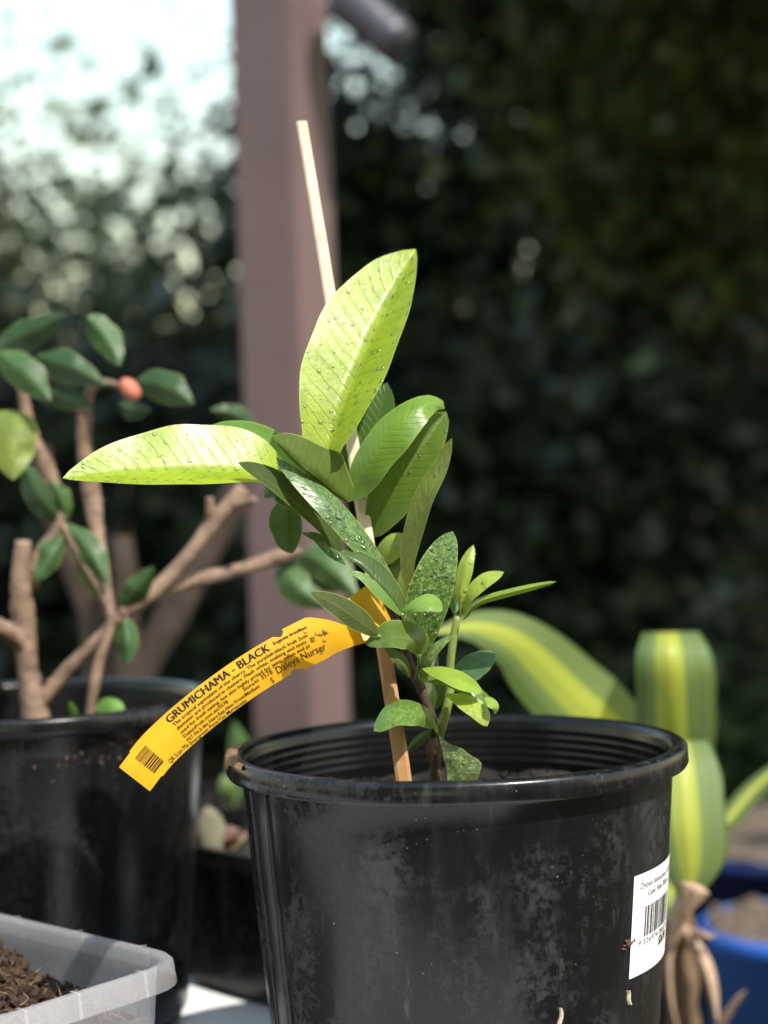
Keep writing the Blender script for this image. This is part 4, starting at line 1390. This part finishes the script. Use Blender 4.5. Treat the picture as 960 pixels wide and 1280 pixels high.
# ================================================================== PLASTIC TRAY WITH COIR
M_CLEAR, t = new_mat('milky clear plastic')
b = NB(t)
tc = b.n('ShaderNodeTexCoord').outputs['Object']
pr = b.bsdf(Base_Color=(0.86, 0.84, 0.85), Roughness=b.math('ADD', 0.18, b.math('MULTIPLY', b.noise(tc, 60, 4, 0.6), 0.2)), IOR=1.2)
pr.inputs['Specular IOR Level'].default_value = 0.6
tr = b.n('ShaderNodeBsdfTransparent')
tr.inputs[0].default_value = (0.92, 0.91, 0.92, 1)
tl = b.n('ShaderNodeBsdfTranslucent')
tl.inputs[0].default_value = (0.8, 0.78, 0.79, 1)
m1 = b.n('ShaderNodeMixShader')
m1.inputs[0].default_value = 0.4
t.links.new(pr.outputs[0], m1.inputs[1])
t.links.new(tl.outputs[0], m1.inputs[2])
m2 = b.n('ShaderNodeMixShader')
t.links.new(b.math('ADD', 0.66, b.math('MULTIPLY', b.noise(tc, 25, 4, 0.6), 0.15)), m2.inputs[0])
t.links.new(m1.outputs[0], m2.inputs[1])
t.links.new(tr.outputs[0], m2.inputs[2])
b.out(m2.outputs[0])

TRH = 0.098
crn = W(255, 1168, 0.73)
rim_z = TZ + TRH + 0.002
dir1 = Vector((-0.76, 0.65, 0)).normalized()          # back side
dir2 = Vector((-0.65, -0.76, 0)).normalized()         # front side
tl1, tl2 = 0.175, 0.115
ctr = Vector((crn.x, crn.y, 0)) + dir1 * tl1 / 2 + dir2 * tl2 / 2 + Vector((-0.010, 0, 0))
def rrect(h1, h2, r, z, n=7):
    out = []
    for sx, sy, a0 in ((1, 1, 0), (-1, 1, 90), (-1, -1, 180), (1, -1, 270)):
        for k in range(n):
            a = rad(a0 + 90 * k / (n - 1))
            x = sx * (h1 - r) + r * math.cos(a)
            y = sy * (h2 - r) + r * math.sin(a)
            p = ctr + dir1 * x + dir2 * y
            out.append(Vector((p.x, p.y, rim_z + z)))
    return out
h1, h2 = tl1 / 2 + 0.004, tl2 / 2 + 0.004
secs = [(h1 - 0.016, h2 - 0.016, 0.014, -TRH), (h1 - 0.012, h2 - 0.012, 0.018, -TRH + 0.004), (h1 - 0.0065, h2 - 0.0065, 0.022, -0.013), (h1 - 0.0058, h2 - 0.0058, 0.022, -0.002),
        (h1 - 0.0045, h2 - 0.0045, 0.022, 0.0), (h1 - 0.0012, h2 - 0.0012, 0.024, 0.0002), (h1, h2, 0.024, -0.001), (h1 + 0.0012, h2 + 0.0012, 0.025, -0.0105)]
tray = empty('plastic_tray', Vector((ctr.x, ctr.y, TZ)), 'milky clear plastic food tray with rounded corner holding brown coir', 'tray')
V, Fc = [], []
for sct in secs:
    V += rrect(*sct)
nr = 28
for i in range(len(secs) - 1):
    for k in range(nr):
        k2 = (k + 1) % nr
        Fc.append((i * nr + k, i * nr + k2, (i + 1) * nr + k2, (i + 1) * nr + k))
Fc.append(tuple(range(nr))[::-1])
tub_o = pydata('tub', V, Fc, M_CLEAR, tray)
# small moulded ribs on the rim
for da, ha, db, hb, fl in ((dir1, h1, dir2, h2, (-0.62, -0.1, 0.45)), (dir2, h2, dir1, h1, (-0.5, 0.1, 0.55))):
    for f in fl:
        for side in (-1, 1):
            c0 = ctr + da * (ha * f) + db * (side * hb)
            V = []
            for a_, z_ in ((-0.0055, 0.0004), (0.0, 0.0002), (0.0016, -0.0105)):
                for e_ in (-0.0009, 0.0009):
                    q = c0 + db * (side * (a_ + 0.0004)) + da * e_
                    V.append(Vector((q.x, q.y, rim_z + z_ + 0.0003)))
            pydata('rim_rib', V, [(0, 1, 3, 2), (2, 3, 5, 4)], M_CLEAR, tray, False)
# coir heap
rr = random.Random(31)
V, Fc = [], []
NX, NY = 46, 34
a1, a2 = h1 - 0.0125, h2 - 0.0125
def heap(x, y):
    p = ctr + dir1 * x + dir2 * y
    hgt = -0.030 + 0.056 * math.exp(-(((x - 0.040) / 0.050) ** 2 + ((y - 0.012) / 0.050) ** 2))
    hgt += 0.007 * mnoise.noise(Vector((p.x * 70, p.y * 70, 1))) + 0.005 * mnoise.noise(Vector((p.x * 190, p.y * 190, 2)))
    return Vector((p.x, p.y, rim_z + hgt))
for i in range(NX + 1):
    for j in range(NY + 1):
        V.append(heap(-a1 + 2 * a1 * i / NX, -a2 + 2 * a2 * j / NY))
for i in range(NX):
    for j in range(NY):
        Fc.append((i * (NY + 1) + j, i * (NY + 1) + j + 1, (i + 1) * (NY + 1) + j + 1, (i + 1) * (NY + 1) + j))
# skirt down to the tray floor
ring = [i * (NY + 1) for i in range(NX + 1)] + [NX * (NY + 1) + j for j in range(1, NY + 1)] + [i * (NY + 1) + NY for i in range(NX - 1, -1, -1)] + [j for j in range(NY - 1, 0, -1)]
o = len(V)
for k in ring:
    p = Vector(V[k])
    d = Vector((ctr.x, ctr.y, 0)) - Vector((p.x, p.y, 0))
    V.append(Vector((p.x, p.y, rim_z - TRH + 0.004)) + d * 0.06)
for k in range(len(ring)):
    k2 = (k + 1) % len(ring)
    Fc.append((ring[k], ring[k2], o + k2, o + k))
for _ in range(1500):
    x, y = rr.uniform(-a1, a1) * 0.97, rr.uniform(-a2, a2) * 0.97
    s = rr.uniform(0.0006, 0.0032) * (1 if rr.random() < .9 else 1.6)
    crumb(V, Fc, heap(x, y) + Vector((0, 0, s * 0.5)), s, rr)
tag(pydata('coir_heap', V, Fc, M_PEAT, None, False), 'loose brown coir heaped in the clear plastic tray', 'soil', kind='stuff')
V, Fc = [], []
for _ in range(190):
    x, y = rr.uniform(-a1, a1) * 0.94, rr.uniform(-a2, a2) * 0.94
    p = heap(x, y) + Vector((0, 0, 0.001))
    d = Vector((rr.gauss(0, 1), rr.gauss(0, 1), abs(rr.gauss(0, 0.6)))).normalized()
    l = rr.uniform(0.003, 0.010)
    v2, f2 = tube_data([p, p + d * l * 0.5 + Vector((0, 0, rr.uniform(-.001, .002))), p + d * l], [0.00028, 0.00026, 0.00012], 4, False)
    o = len(V)
    V += v2
    Fc += [tuple(q + o for q in f) for f in f2]
M_FIB = simple('straw fibre', (0.24, 0.165, 0.10), 0.8, 0.2, 200, 0.4)
tag(pydata('coir_fibres', V, Fc, M_FIB), 'pale straw fibres on the coir in the plastic tray', 'fibre', kind='stuff')
